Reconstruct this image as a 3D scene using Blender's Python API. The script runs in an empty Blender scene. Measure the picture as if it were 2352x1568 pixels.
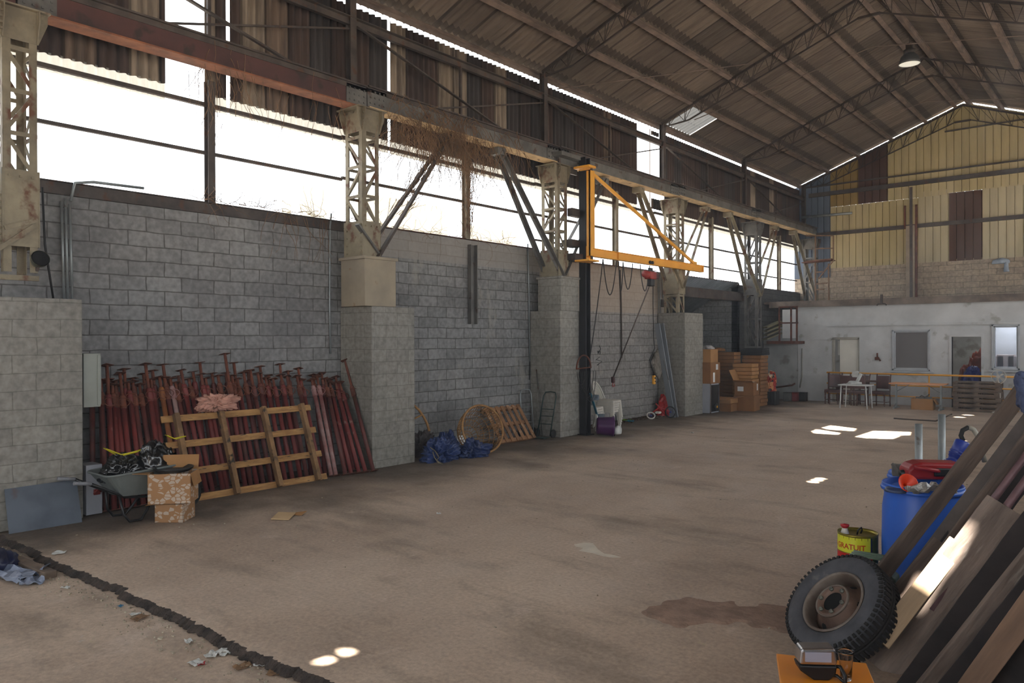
import bpy, bmesh, math, random
from mathutils import Vector, Matrix, noise
S = bpy.context.scene; C = S.collection; V = Vector
R = math.radians; PI = math.pi
rnd = random.Random(7)

# ------------------------------------------------------------------ camera
F = 1747.7; EYE = V((0, 0, 2.19)); YAW, PIT, ROL = -.7015, -.0028, -.0032
fw = V((math.sin(YAW)*math.cos(PIT), math.cos(YAW)*math.cos(PIT), math.sin(PIT)))
rt = V((math.cos(YAW), -math.sin(YAW), 0)); up = rt.cross(fw)
rt, up = rt*math.cos(ROL)+up*math.sin(ROL), up*math.cos(ROL)-rt*math.sin(ROL)
cam = bpy.data.objects.new('camera', bpy.data.cameras.new('camera')); C.objects.link(cam); S.camera = cam
cam.data.sensor_width = 36; cam.data.lens = F/2352*36; cam.data.clip_end = 300; cam.data.clip_start = .02
m = Matrix((rt, up, -fw)).transposed().to_4x4(); m.translation = EYE; cam.matrix_world = m
def ray(x, y): return fw + rt*((x-1176)/F) + up*((784-y)/F)
def onz(x, y, z=0.): d = ray(x, y); return EYE + d*((z-EYE.z)/d.z)
def onX(x, y, X): d = ray(x, y); return EYE + d*((X-EYE.x)/d.x)
def onY(x, y, Y): d = ray(x, y); return EYE + d*((Y-EYE.y)/d.y)
def att(x, y, t): return EYE + ray(x, y)*t
def proj(p): d = V(p)-EYE; t = d.dot(fw); return 1176+F*d.dot(rt)/t, 784-F*d.dot(up)/t, t

# ------------------------------------------------------------------ light
S.view_settings.view_transform = 'Standard'; S.view_settings.look = 'None'
S.view_settings.exposure = 0.0; S.view_settings.gamma = 1; S.view_settings.use_curve_mapping = False
w = bpy.data.worlds.new('sky'); S.world = w; w.use_nodes = True
bg = w.node_tree.nodes['Background']; bg.inputs[0].default_value = (.90, .95, 1, 1); bg.inputs[1].default_value = 3.8
SUN = V((.45, -.20, .87)).normalized()
sun = bpy.data.objects.new('sun', bpy.data.lights.new('sun', 'SUN')); C.objects.link(sun)
sun.data.energy = 60; sun.data.angle = R(.53); sun.data.color = (1, .95, .86)
sun.rotation_euler = SUN.to_track_quat('Z', 'Y').to_euler()
def portal(name, loc, size, face):
    l = bpy.data.lights.new(name, 'AREA'); l.shape = 'RECTANGLE'; l.size, l.size_y = size
    l.cycles.is_portal = True
    o = bpy.data.objects.new(name, l); C.objects.link(o); o.location = loc
    o.rotation_euler = V(face).to_track_quat('-Z', 'Y').to_euler()

# ------------------------------------------------------------------ materials
def new_mat(name):
    m = bpy.data.materials.new(name); m.use_nodes = True
    nt = m.node_tree; return m, nt, nt.nodes['Principled BSDF'], nt.links
MATS = {}
def lin(c): return tuple((x/12.92 if x <= .04045 else ((x+.055)/1.055)**2.4) for x in c)
def M(name, c1, c2=None, scale=6., rough=.75, metal=0., bump=.15, stretch=(1, 1, 1), c3=None, t3=.62, spec=.5, trans=0., alpha=1., detail=5., bscale=None, w3=.08):
    """noise-blended two/three colour material, sRGB colours, object coordinates"""
    if name in MATS: return MATS[name]
    m, nt, b, L = new_mat(name); N = nt.nodes.new
    c1 = lin(c1); c2 = lin(c2) if c2 else tuple(x*.72 for x in c1)
    tc = N('ShaderNodeTexCoord'); mp = N('ShaderNodeMapping'); mp.inputs['Scale'].default_value = stretch
    L.new(tc.outputs['Object'], mp.inputs[0])
    n = N('ShaderNodeTexNoise'); n.inputs['Scale'].default_value = scale; n.inputs['Detail'].default_value = detail; n.inputs['Roughness'].default_value = .62
    L.new(mp.outputs[0], n.inputs['Vector'])
    r = N('ShaderNodeValToRGB'); r.color_ramp.elements[0].position = .36; r.color_ramp.elements[1].position = .64
    r.color_ramp.elements[0].color = (*c2, 1); r.color_ramp.elements[1].color = (*c1, 1)
    L.new(n.outputs['Fac'], r.inputs[0]); col = r.outputs[0]
    if c3:
        n3 = N('ShaderNodeTexNoise'); n3.inputs['Scale'].default_value = scale*1.9; n3.inputs['Detail'].default_value = 6
        mp3 = N('ShaderNodeMapping'); mp3.inputs['Scale'].default_value = stretch; mp3.inputs['Location'].default_value = (3.1, 7.7, 1.3)
        L.new(tc.outputs['Object'], mp3.inputs[0]); L.new(mp3.outputs[0], n3.inputs['Vector'])
        mr = N('ShaderNodeMapRange'); mr.inputs[1].default_value = t3; mr.inputs[2].default_value = t3+w3
        L.new(n3.outputs['Fac'], mr.inputs[0])
        mx = N('ShaderNodeMixRGB'); L.new(mr.outputs[0], mx.inputs[0]); L.new(col, mx.inputs[1]); mx.inputs[2].default_value = (*lin(c3), 1)
        col = mx.outputs[0]
    L.new(col, b.inputs['Base Color'])
    b.inputs['Roughness'].default_value = rough; b.inputs['Metallic'].default_value = metal
    b.inputs['Specular IOR Level'].default_value = spec
    if trans: b.inputs['Transmission Weight'].default_value = trans
    if alpha < 1: b.inputs['Alpha'].default_value = alpha
    if bump:
        bn = N('ShaderNodeTexNoise'); bn.inputs['Scale'].default_value = bscale or scale*6; bn.inputs['Detail'].default_value = 4
        L.new(mp.outputs[0], bn.inputs['Vector'])
        bp = N('ShaderNodeBump'); bp.inputs['Strength'].default_value = bump; bp.inputs['Distance'].default_value = .02
        L.new(bn.outputs['Fac'], bp.inputs['Height']); L.new(bp.outputs[0], b.inputs['Normal'])
    MATS[name] = m; return m

def block_mat(name, ca, cb, mortar, bw=.51, bh=.21, z0=0., u0=0., stain=(.25, .24, .23), pale=None, ms=.009, tone=.35, lightz=None, lightc=None, msm=.1):
    m, nt, b, L = new_mat(name); N = nt.nodes.new
    tc = N('ShaderNodeTexCoord'); sp = N('ShaderNodeSeparateXYZ'); L.new(tc.outputs['Object'], sp.inputs[0])
    u = N('ShaderNodeMath'); u.operation = 'ADD'; L.new(sp.outputs[0], u.inputs[0]); L.new(sp.outputs[1], u.inputs[1])
    u2 = N('ShaderNodeMath'); u2.operation = 'ADD'; L.new(u.outputs[0], u2.inputs[0]); u2.inputs[1].default_value = u0+100*bw
    v = N('ShaderNodeMath'); v.operation = 'ADD'; L.new(sp.outputs[2], v.inputs[0]); v.inputs[1].default_value = -z0+100*bh
    cm = N('ShaderNodeCombineXYZ'); L.new(u2.outputs[0], cm.inputs[0]); L.new(v.outputs[0], cm.inputs[1])
    wn = N('ShaderNodeTexNoise'); wn.inputs['Scale'].default_value = 3; L.new(tc.outputs['Object'], wn.inputs['Vector'])
    wv = N('ShaderNodeVectorMath'); wv.operation = 'MULTIPLY_ADD'; L.new(wn.outputs['Color'], wv.inputs[0]); wv.inputs[1].default_value = (.05, .035, 0); L.new(cm.outputs[0], wv.inputs[2])
    br = N('ShaderNodeTexBrick'); L.new(wv.outputs[0], br.inputs[0])
    br.inputs['Scale'].default_value = 1; br.inputs['Brick Width'].default_value = bw; br.inputs['Row Height'].default_value = bh
    br.inputs['Mortar Size'].default_value = ms; br.inputs['Mortar Smooth'].default_value = msm; br.inputs['Bias'].default_value = -.1
    br.inputs['Color1'].default_value = (*lin(ca), 1); br.inputs['Color2'].default_value = (*lin(cb), 1); br.inputs['Mortar'].default_value = (*lin(mortar), 1)
    # broad weather staining
    n = N('ShaderNodeTexNoise'); n.inputs['Scale'].default_value = .9; n.inputs['Detail'].default_value = 7; n.inputs['Roughness'].default_value = .68; L.new(tc.outputs['Object'], n.inputs['Vector'])
    mr = N('ShaderNodeMapRange'); mr.inputs[1].default_value = .42; mr.inputs[2].default_value = .7; mr.inputs[4].default_value = tone*1.6; L.new(n.outputs['Fac'], mr.inputs[0])
    mx = N('ShaderNodeMixRGB'); L.new(mr.outputs[0], mx.inputs[0]); L.new(br.outputs['Color'], mx.inputs[1]); mx.inputs[2].default_value = (*lin(stain), 1)
    col = mx.outputs[0]
    n2 = N('ShaderNodeTexNoise'); n2.inputs['Scale'].default_value = 14; n2.inputs['Detail'].default_value = 6; L.new(tc.outputs['Object'], n2.inputs['Vector'])
    ov = N('ShaderNodeMixRGB'); ov.blend_type = 'OVERLAY'; ov.inputs[0].default_value = .55; L.new(col, ov.inputs[1]); L.new(n2.outputs['Fac'], ov.inputs[2]); col = ov.outputs[0]
    if pale:
        n4 = N('ShaderNodeTexNoise'); n4.inputs['Scale'].default_value = 1.7; n4.inputs['Detail'].default_value = 8; n4.inputs['Roughness'].default_value = .7
        mp = N('ShaderNodeMapping'); mp.inputs['Scale'].default_value = (1, 1, .45); mp.inputs['Location'].default_value = (5, 3, 2); L.new(tc.outputs['Object'], mp.inputs[0]); L.new(mp.outputs[0], n4.inputs['Vector'])
        m4 = N('ShaderNodeMapRange'); m4.inputs[1].default_value = .60; m4.inputs[2].default_value = .68; m4.inputs[4].default_value = .55; L.new(n4.outputs['Fac'], m4.inputs[0])
        x4 = N('ShaderNodeMixRGB'); L.new(m4.outputs[0], x4.inputs[0]); L.new(col, x4.inputs[1]); x4.inputs[2].default_value = (*lin(pale), 1); col = x4.outputs[0]
    if lightz is not None:   # colour turns paler and warmer above this height
        g = N('ShaderNodeMath'); g.operation = 'GREATER_THAN'; L.new(sp.outputs[2], g.inputs[0]); g.inputs[1].default_value = lightz
        sc = N('ShaderNodeMath'); sc.operation = 'MULTIPLY'; L.new(g.outputs[0], sc.inputs[0]); sc.inputs[1].default_value = .6
        x5 = N('ShaderNodeMixRGB'); L.new(sc.outputs[0], x5.inputs[0]); L.new(col, x5.inputs[1]); x5.inputs[2].default_value = (*lin(lightc), 1); col = x5.outputs[0]
    L.new(col, b.inputs['Base Color']); b.inputs['Roughness'].default_value = .93; b.inputs['Specular IOR Level'].default_value = .2
    hh = N('ShaderNodeMath'); hh.operation = 'MULTIPLY_ADD'; L.new(br.outputs['Fac'], hh.inputs[0]); hh.inputs[1].default_value = -1.1; L.new(n2.outputs['Fac'], hh.inputs[2])
    bp = N('ShaderNodeBump'); bp.inputs['Strength'].default_value = .5; bp.inputs['Distance'].default_value = .012; L.new(hh.outputs[0], bp.inputs['Height']); L.new(bp.outputs[0], b.inputs['Normal'])
    MATS[name] = m; return m

# ------------------------------------------------------------------ mesh helpers
def wmat(o):
    m = Matrix.Identity(4)
    while o is not None: m = Matrix.LocRotScale(o.location, o.rotation_euler, None) @ m; o = o.parent
    return m
class MB:
    def __init__(s): s.v = []; s.f = []; s.sm = []
    def add(s, vs, fs, smooth=False):
        n = len(s.v); s.v += [tuple(v) for v in vs]; s.f += [tuple(i+n for i in f) for f in fs]; s.sm += [smooth]*len(fs); return s
    def box(s, c, d, rz=0., mat=None):
        q = mat or Matrix.Rotation(rz, 3, 'Z'); c = V(c); h = V(d)/2
        vs = [c+q@V((x*h.x, y*h.y, z*h.z)) for z in (-1, 1) for y in (-1, 1) for x in (-1, 1)]
        return s.add(vs, [(0, 2, 3, 1), (4, 5, 7, 6), (0, 1, 5, 4), (2, 6, 7, 3), (0, 4, 6, 2), (1, 3, 7, 5)])
    def bb(s, a, b): return s.box(((a[0]+b[0])/2, (a[1]+b[1])/2, (a[2]+b[2])/2), (abs(b[0]-a[0]), abs(b[1]-a[1]), abs(b[2]-a[2])))
    def bar(s, p, q, w, h, upv=(0, 0, 1)):
        p = V(p); q = V(q); z = (q-p); l = z.length
        if l < 1e-6: return s
        z = z/l; u = V(upv); x = u.cross(z)
        if x.length < 1e-3: x = V((1, 0, 0)).cross(z)
        x.normalize(); y = z.cross(x)
        return s.box((p+q)/2, (w, h, l), mat=Matrix((x, y, z)).transposed())
    def angle(s, p, q, a, t, upv=(0, 0, 1), sx=1, sy=1):
        """L-section member"""
        p = V(p); q = V(q); z = (q-p).normalized(); x = V(upv).cross(z)
        if x.length < 1e-3: x = V((1, 0, 0)).cross(z)
        x.normalize(); y = z.cross(x)
        s.bar(p+x*sx*a/2, q+x*sx*a/2, a, t, y) if False else None
        mt = Matrix((x, y, z)).transposed(); l = (q-p).length; c = (p+q)/2
        s.box(c+x*(sx*a/2), (a, t, l), mat=mt); s.box(c+y*(sy*a/2), (t, a, l), mat=mt); return s
    def tube(s, pts, r, n=8, caps=True, closed=False):
        pts = [V(p) for p in pts]; k = len(pts); rs = r if isinstance(r, (list, tuple)) else [r]*k
        vs = []; px = None
        for i, p in enumerate(pts):
            a = pts[i-1] if (i or closed) else p; b = pts[(i+1) % k] if (i < k-1 or closed) else p
            t = (b-a); t = t.normalized() if t.length > 1e-9 else V((0, 0, 1))
            if px is None:
                px = t.cross(V((0, 0, 1)));
                if px.length < .05: px = t.cross(V((0, 1, 0)))
            px = px - t*px.dot(t); px.normalize(); py = t.cross(px)
            vs += [p+(px*math.cos(2*PI*j/n)+py*math.sin(2*PI*j/n))*rs[i] for j in range(n)]
        fs = []
        for i in range(k if closed else k-1):
            for j in range(n):
                a = i*n+j; b = i*n+(j+1) % n; c = ((i+1) % k)*n+(j+1) % n; d = ((i+1) % k)*n+j; fs.append((a, b, c, d))
        s.add(vs, fs, True)
        if caps and not closed:
            base = len(s.v)-k*n; s.f += [tuple(base+j for j in range(n))[::-1], tuple(base+(k-1)*n+j for j in range(n))]; s.sm += [False, False]
        return s
    def lathe(s, prof, n=24, c=(0, 0, 0), q=None, ang=2*PI, smooth=True, a0=0):
        c = V(c); q = q or Matrix.Identity(3); full = abs(ang-2*PI) < 1e-4; m_ = n if full else n+1; vs = []
        for r, z in prof:
            vs += [c+q@V((r*math.cos(a0+ang*j/n), r*math.sin(a0+ang*j/n), z)) for j in range(m_)]
        fs = []
        for i in range(len(prof)-1):
            for j in range(n):
                j2 = (j+1) % m_; fs.append((i*m_+j, i*m_+j2, (i+1)*m_+j2, (i+1)*m_+j))
        return s.add(vs, fs, smooth)
    def prism(s, poly, mt, d):
        """poly (x,y) list extruded by d along local z, placed by 4x4 mt"""
        n = len(poly); vs = [mt@V((x, y, 0)) for x, y in poly]+[mt@V((x, y, d)) for x, y in poly]
        return s.add(vs, [tuple(range(n))[::-1], tuple(range(n, 2*n))]+[(i, (i+1) % n, n+(i+1) % n, n+i) for i in range(n)])
    def quad(s, a, b, c, d, th=0.):
        vs = [V(a), V(b), V(c), V(d)]
        if not th: return s.add(vs, [(0, 1, 2, 3)])
        nn = (vs[1]-vs[0]).cross(vs[3]-vs[0]).normalized()*th
        return s.add(vs+[v+nn for v in vs], [(3, 2, 1, 0), (4, 5, 6, 7), (0, 1, 5, 4), (1, 2, 6, 5), (2, 3, 7, 6), (3, 0, 4, 7)])
    def to(s, name, mat, parent=None, world=False, bev=0., segs=2, solid=0., sub=0, kind=None, weld=False):
        me = bpy.data.meshes.new(name); vs = s.v
        if world and parent is not None:
            iv = wmat(parent).inverted(); vs = [iv@V(v) for v in vs]
        me.from_pydata([tuple(v) for v in vs], [], s.f); me.polygons.foreach_set('use_smooth', s.sm)
        me.materials.append(mat if not isinstance(mat, str) else MATS[mat]); me.update()
        if weld:
            b = bmesh.new(); b.from_mesh(me); bmesh.ops.remove_doubles(b, verts=b.verts, dist=1e-4); b.to_mesh(me); b.free()
        o = bpy.data.objects.new(name, me); C.objects.link(o)
        if parent is not None: o.parent = parent
        if kind: o['kind'] = kind
        if solid: md = o.modifiers.new('s', 'SOLIDIFY'); md.thickness = solid; md.offset = 0
        if bev: md = o.modifiers.new('b', 'BEVEL'); md.width = bev; md.segments = segs; md.limit_method = 'ANGLE'; md.angle_limit = R(40)
        if sub: md = o.modifiers.new('u', 'SUBSURF'); md.levels = md.render_levels = sub
        return o
def T(name, label, cat, loc=(0, 0, 0), rz=0., group=None):
    o = bpy.data.objects.new(name, None); C.objects.link(o); o.empty_display_size = .1
    o.location = loc; o.rotation_euler = (0, 0, rz); return tag(o, label, cat, group)
def tag(o, label, cat, group=None, kind=None):
    o['label'] = label; o['category'] = cat
    if group: o['group'] = group
    if kind: o['kind'] = kind
    return o
def children(o): return [c for c in bpy.data.objects if c.parent == o]
def dup(o, loc=None, rz=None, label=None, group=None, parent=None):
    c = o.copy(); C.objects.link(c)
    if parent is not None: c.parent = parent
    if loc is not None: c.location = loc
    if rz is not None: c.rotation_euler = (0, 0, rz)
    if label: c['label'] = label
    if group: c['group'] = group
    for ch in children(o): dup(ch, parent=c)
    return c
def struct(o): o['kind'] = 'structure'; return o
ORD = 'first second third fourth fifth sixth seventh eighth ninth tenth eleventh twelfth thirteenth fourteenth fifteenth sixteenth seventeenth eighteenth nineteenth twentieth'.split()
def ordw(i):
    if i < 20: return ORD[i]
    t = ['twenty', 'thirty', 'forty', 'fifty', 'sixty'][(i+1)//10-2]
    return t+'-'+ORD[(i+1) % 10-1] if (i+1) % 10 else t[:-1]+'ieth'
def heap(seed, dims, div=4, amp=.25, freq=2.2, crumple=.35, floor=True):
    """a slumped, folded cloth-like closed body; resting on z=0 when floor is set"""
    b = bmesh.new(); bmesh.ops.create_icosphere(b, subdivisions=div, radius=1)
    o = V((seed*3.7, seed*1.3, seed*2.1)); dx, dy, dz = dims; ax = V((math.sin(seed*2.3), math.cos(seed*1.7), .35)).normalized()
    for v in b.verts:
        p = v.co.copy(); w1 = noise.noise_vector(p*1.1+o)*.55; q1 = p+w1; al = q1.dot(ax); fold = q1+ax*al*2.2
        n1 = noise.noise(p*freq*.45+o); n2 = abs(noise.noise(fold*freq*.8+o*2)); n3 = abs(noise.noise((q1-ax*al*.55)*freq*2.3+o*3)); n4 = noise.noise(p*freq*6+o)
        k = 1+amp*n1*1.5-crumple*.42*n2-crumple*.22*n3+crumple*.03*n4
        q = p*k; z = q.z
        if floor: z = max(z, -.25+.02*n4); z = (z+.25)/1.25*dz; z = max(z, 0.)
        else: z *= dz/2
        v.co = V((q.x*dx/2, q.y*dy/2, z))
    mb = MB(); b.verts.ensure_lookup_table(); mb.add([v.co for v in b.verts], [[v.index for v in f.verts] for f in b.faces], True); b.free(); return mb
def xf(mb, mt):
    mb.v = [tuple(mt@V(v)) for v in mb.v]; return mb
def corr(o, ua, La, ub, Lb, nrm, pitch=.177, amp=.025, seg=6, rows=1, skip=None, trap=False):
    """corrugated sheet: waves vary along ua, run along ub"""
    o, ua, ub, nrm = V(o), V(ua), V(ub), V(nrm); n = max(2, int(round(La/pitch*seg))); vs = []; fs = []
    for j in range(rows+1):
        for i in range(n+1):
            a = La*i/n; ph = (a/pitch) % 1
            h = (amp if ph < .62 else (-amp if .72 < ph < .92 else 0)) if trap else amp*math.cos(2*PI*ph)
            vs.append(o+ua*a+ub*(Lb*j/rows)+nrm*h)
    for j in range(rows):
        for i in range(n):
            if skip and skip(La*(i+.5)/n, Lb*(j+.5)/rows): continue
            a = j*(n+1)+i; fs.append((a, a+1, a+n+2, a+n+1))
    return MB().add(vs, fs, not trap)
def catenary(a, b, sag, n=12):
    a, b = V(a), V(b); return [a.lerp(b, i/n)-V((0, 0, sag*4*(i/n)*(1-i/n))) for i in range(n+1)]
# ------------------------------------------------------------------ shared materials
M('steel_dark', (.34, .30, .275), (.23, .20, .185), 3, .7, .2, c3=(.33, .22, .16), t3=.6)
M('steel_cream', (.56, .52, .43), (.42, .38, .31), 2.2, .65, 0, c3=(.36, .22, .13), t3=.57)
M('steel_grey', (.44, .43, .41), (.32, .31, .30), 2.5, .6, .2, c3=(.30, .22, .17), t3=.6)
M('steel_red', (.33, .20, .18), (.24, .15, .14), 1.5, .65, .1, c3=(.20, .14, .12), t3=.58)
M('rust', (.42, .23, .15), (.26, .14, .10), 6, .85, 0)
M('rust_light', (.58, .36, .24), (.42, .26, .18), 3, .85, 0)
M('galv', (.60, .62, .62), (.50, .52, .52), 4, .45, .5, c3=(.42, .36, .30), t3=.66)
M('chrome', (.8, .8, .82), (.7, .7, .72), 6, .25, 1., 0)
M('black_plastic', (.07, .07, .075), (.05, .05, .055), 4, .45, 0, .05)
M('black_rubber', (.10, .10, .10), (.06, .06, .06), 5, .7, 0, .1)
M('cable', (.12, .11, .11), (.08, .08, .08), 5, .6, 0, 0)
M('yellow_paint', (.92, .66, .22), (.86, .59, .17), 2, .5, 0, .03, c3=(.55, .36, .10), t3=.74)
M('wood_new', (.72, .55, .34), (.56, .40, .23), 3, .8, 0, .15, stretch=(1, 1, 8), c3=(.27, .22, .17), t3=.62)
M('wood_pallet', (.62, .45, .31), (.45, .32, .22), 4, .85, 0, .2, c3=(.68, .56, .45), t3=.62)
M('wood_old', (.48, .41, .35), (.33, .28, .24), 3.5, .9, 0, .25, c3=(.48, .44, .38), t3=.62)
M('cardboard', (.66, .49, .32), (.60, .44, .28), 2, .85, 0, .05, spec=.2)
M('cardboard_dark', (.55, .39, .25), (.48, .34, .22), 2, .85, 0, .05, spec=.2)
M('white_paint', (.86, .86, .85), (.80, .80, .79), 3, .5, 0, .02)
M('white_plastic', (.84, .82, .78), (.76, .74, .70), 3, .45, 0, .02)
M('label_white', (.88, .88, .87), (.82, .82, .82), 3, .5, 0, 0)
M('blue_tarp', (.16, .24, .43), (.10, .15, .30), 4, .45, 0, .25, c3=(.30, .38, .55), t3=.66)
M('rattan', (.66, .49, .29), (.52, .37, .20), 9, .6, 0, .1)

def sheet_mat(name, ramp, axis, cw, ch, z0=0., line=.06, stain=(.2, .17, .15), st=.5, rough=.85, trans=None, streak=(1, 1, 1), seed=0., nscale=2.2, band=None, tmix=.6):
    m, nt, b, L = new_mat(name); N = nt.nodes.new
    tc = N('ShaderNodeTexCoord'); sp = N('ShaderNodeSeparateXYZ'); L.new(tc.outputs['Object'], sp.inputs[0])
    a = sp.outputs['XYZ'.index(axis[0])]; c = sp.outputs['XYZ'.index(axis[1])]
    def mth(op, x, y=None):
        k = N('ShaderNodeMath'); k.operation = op
        for i, q in enumerate((x, y)):
            if q is None: continue
            if isinstance(q, (int, float)): k.inputs[i].default_value = q
            else: L.new(q, k.inputs[i])
        return k.outputs[0]
    A = mth('ADD', mth('DIVIDE', a, cw), 500.+seed); B = mth('ADD', mth('DIVIDE', c, ch), 500.+z0)
    fa = mth('FLOOR', A); fb = mth('FLOOR', B)
    cm = N('ShaderNodeCombineXYZ'); L.new(fa, cm.inputs[0]); L.new(fb, cm.inputs[1]); cm.inputs[2].default_value = seed
    wn = N('ShaderNodeTexWhiteNoise'); L.new(cm.outputs[0], wn.inputs[0])
    r = N('ShaderNodeValToRGB'); r.color_ramp.interpolation = 'CONSTANT'
    while len(r.color_ramp.elements) < len(ramp): r.color_ramp.elements.new(.5)
    for e, (p, col) in zip(r.color_ramp.elements, ramp): e.position = p; e.color = (*lin(col), 1)
    L.new(wn.outputs[0], r.inputs[0]); col = r.outputs[0]
    mp = N('ShaderNodeMapping'); mp.inputs['Scale'].default_value = streak; L.new(tc.outputs['Object'], mp.inputs[0])
    n = N('ShaderNodeTexNoise'); n.inputs['Scale'].default_value = nscale; n.inputs['Detail'].default_value = 7; n.inputs['Roughness'].default_value = .65; L.new(mp.outputs[0], n.inputs['Vector'])
    mr = N('ShaderNodeMapRange'); mr.inputs[1].default_value = .42; mr.inputs[2].default_value = .66; mr.inputs[4].default_value = st; L.new(n.outputs['Fac'], mr.inputs[0])
    mx = N('ShaderNodeMixRGB'); L.new(mr.outputs[0], mx.inputs[0]); L.new(col, mx.inputs[1]); mx.inputs[2].default_value = (*lin(stain), 1); col = mx.outputs[0]
    if line:
        d1 = mth('LESS_THAN', mth('FRACT', A), line); d2 = mth('LESS_THAN', mth('FRACT', B), band if band else line*cw/ch*1.2)
        dl = mth('MULTIPLY', mth('MAXIMUM', d1, d2), .55)
        m2 = N('ShaderNodeMixRGB'); L.new(dl, m2.inputs[0]); L.new(col, m2.inputs[1]); m2.inputs[2].default_value = (.01, .009, .008, 1); col = m2.outputs[0]
    L.new(col, b.inputs['Base Color']); b.inputs['Roughness'].default_value = rough; b.inputs['Specular IOR Level'].default_value = .25
    MATS[name] = m
    if trans:
        tr = N('ShaderNodeBsdfTranslucent'); tr.inputs[0].default_value = (*lin(trans), 1); L.new(col, tr.inputs[0]) if trans == 'c' else None
        ms = N('ShaderNodeMixShader'); ms.inputs[0].default_value = tmix; L.new(b.outputs[0], ms.inputs[1]); L.new(tr.outputs[0], ms.inputs[2])
        L.new(ms.outputs[0], nt.nodes['Material Output'].inputs[0])
    return m
sheet_mat('roof_sheet', [(0, (.43, .385, .345)), (.3, (.40, .355, .32)), (.6, (.46, .41, .365)), (.85, (.36, .325, .295))], 'YX', .885, 1.16, z0=.5, st=.5, stain=(.25, .21, .19), streak=(.3, 3.2, 1), line=.07, band=.16)  # dark band along the purlins: dirt with their shadow painted in
sheet_mat('clad_sheet', [(0, (.33, .27, .245)), (.34, (.28, .235, .22)), (.58, (.28, .26, .255)), (.74, (.60, .54, .475)), (.90, (.48, .41, .355))], 'YZ', .43, 20., st=.7, stain=(.21, .18, .17), streak=(1, 3.2, .22), line=.06, seed=3.)
sheet_mat('clear_sheet', [(0, (.86, .86, .84)), (.5, (.80, .80, .78))], 'YZ', .43, 20., st=.35, stain=(.45, .38, .30), streak=(1, 2, .3), line=.05, trans=(.75, .73, .68))
sheet_mat('amber_sheet', [(0, (.97, .95, .88)), (.5, (.96, .92, .82))], 'YZ', .43, 20., st=.45, stain=(.80, .60, .34), streak=(1, 4, .3), line=.03, trans=(.97, .94, .84))
sheet_mat('skylight_sheet', [(0, (.55, .54, .52)), (.5, (.50, .49, .47))], 'YX', .885, 1.18, st=.5, stain=(.30, .28, .26), line=.04, trans=(.22, .22, .22))
def gable_mat(name, c, c2, st=(.42, .36, .26), k=.3, tr=(.53, .49, .35)): sheet_mat(name, [(0, c), (.5, c2)], 'XZ', .92, 20., st=k, stain=st, streak=(2.5, 1, .35), line=0, nscale=1.2, trans=tr, tmix=.35)
gable_mat('gable_cream', (.86, .79, .62), (.82, .75, .57)); gable_mat('gable_yellow', (.74, .62, .36), (.72, .60, .35), tr=(.36, .29, .14))
gable_mat('gable_brown', (.43, .31, .25), (.41, .30, .24), (.32, .23, .19), tr=(.20, .15, .12)); gable_mat('gable_blue', (.50, .54, .60), (.46, .50, .56), (.35, .37, .42), .4, tr=(.24, .27, .33))
gable_mat('gable_pale', (.85, .80, .68), (.82, .76, .62))

block_mat('blocks_a', (.545, .54, .535), (.48, .475, .47), (.355, .345, .335), z0=2.0735, u0=.161, stain=(.33, .325, .325), tone=.3)
block_mat('blocks_b', (.55, .545, .54), (.47, .47, .465), (.34, .33, .32), z0=2.4427, u0=.02, stain=(.31, .305, .30), pale=(.62, .60, .56), tone=.35, lightz=3.75, lightc=(.60, .57, .54))
block_mat('blocks_c', (.58, .565, .55), (.53, .52, .51), (.38, .37, .35), z0=2.4427, u0=.1, stain=(.40, .385, .37), pale=(.66, .63, .59), tone=.3, lightz=2.9, lightc=(.66, .605, .545))
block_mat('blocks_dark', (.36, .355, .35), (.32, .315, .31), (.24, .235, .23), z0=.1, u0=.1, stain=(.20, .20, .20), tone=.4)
block_mat('blocks_pier', (.56, .545, .515), (.53, .515, .49), (.45, .435, .41), z0=.15, u0=.2, stain=(.43, .42, .39), tone=.3, ms=.006)
block_mat('blocks_far', (.68, .605, .52), (.61, .545, .48), (.46, .44, .38), z0=.0, u0=.1, stain=(.55, .49, .43), pale=(.80, .77, .71), tone=.3)
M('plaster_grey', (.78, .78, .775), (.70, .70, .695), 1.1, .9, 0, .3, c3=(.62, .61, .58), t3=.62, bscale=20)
M('plaster_low', (.68, .68, .67), (.58, .58, .57), 1.1, .9, 0, .3, c3=(.50, .49, .46), t3=.6, bscale=20)

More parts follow.
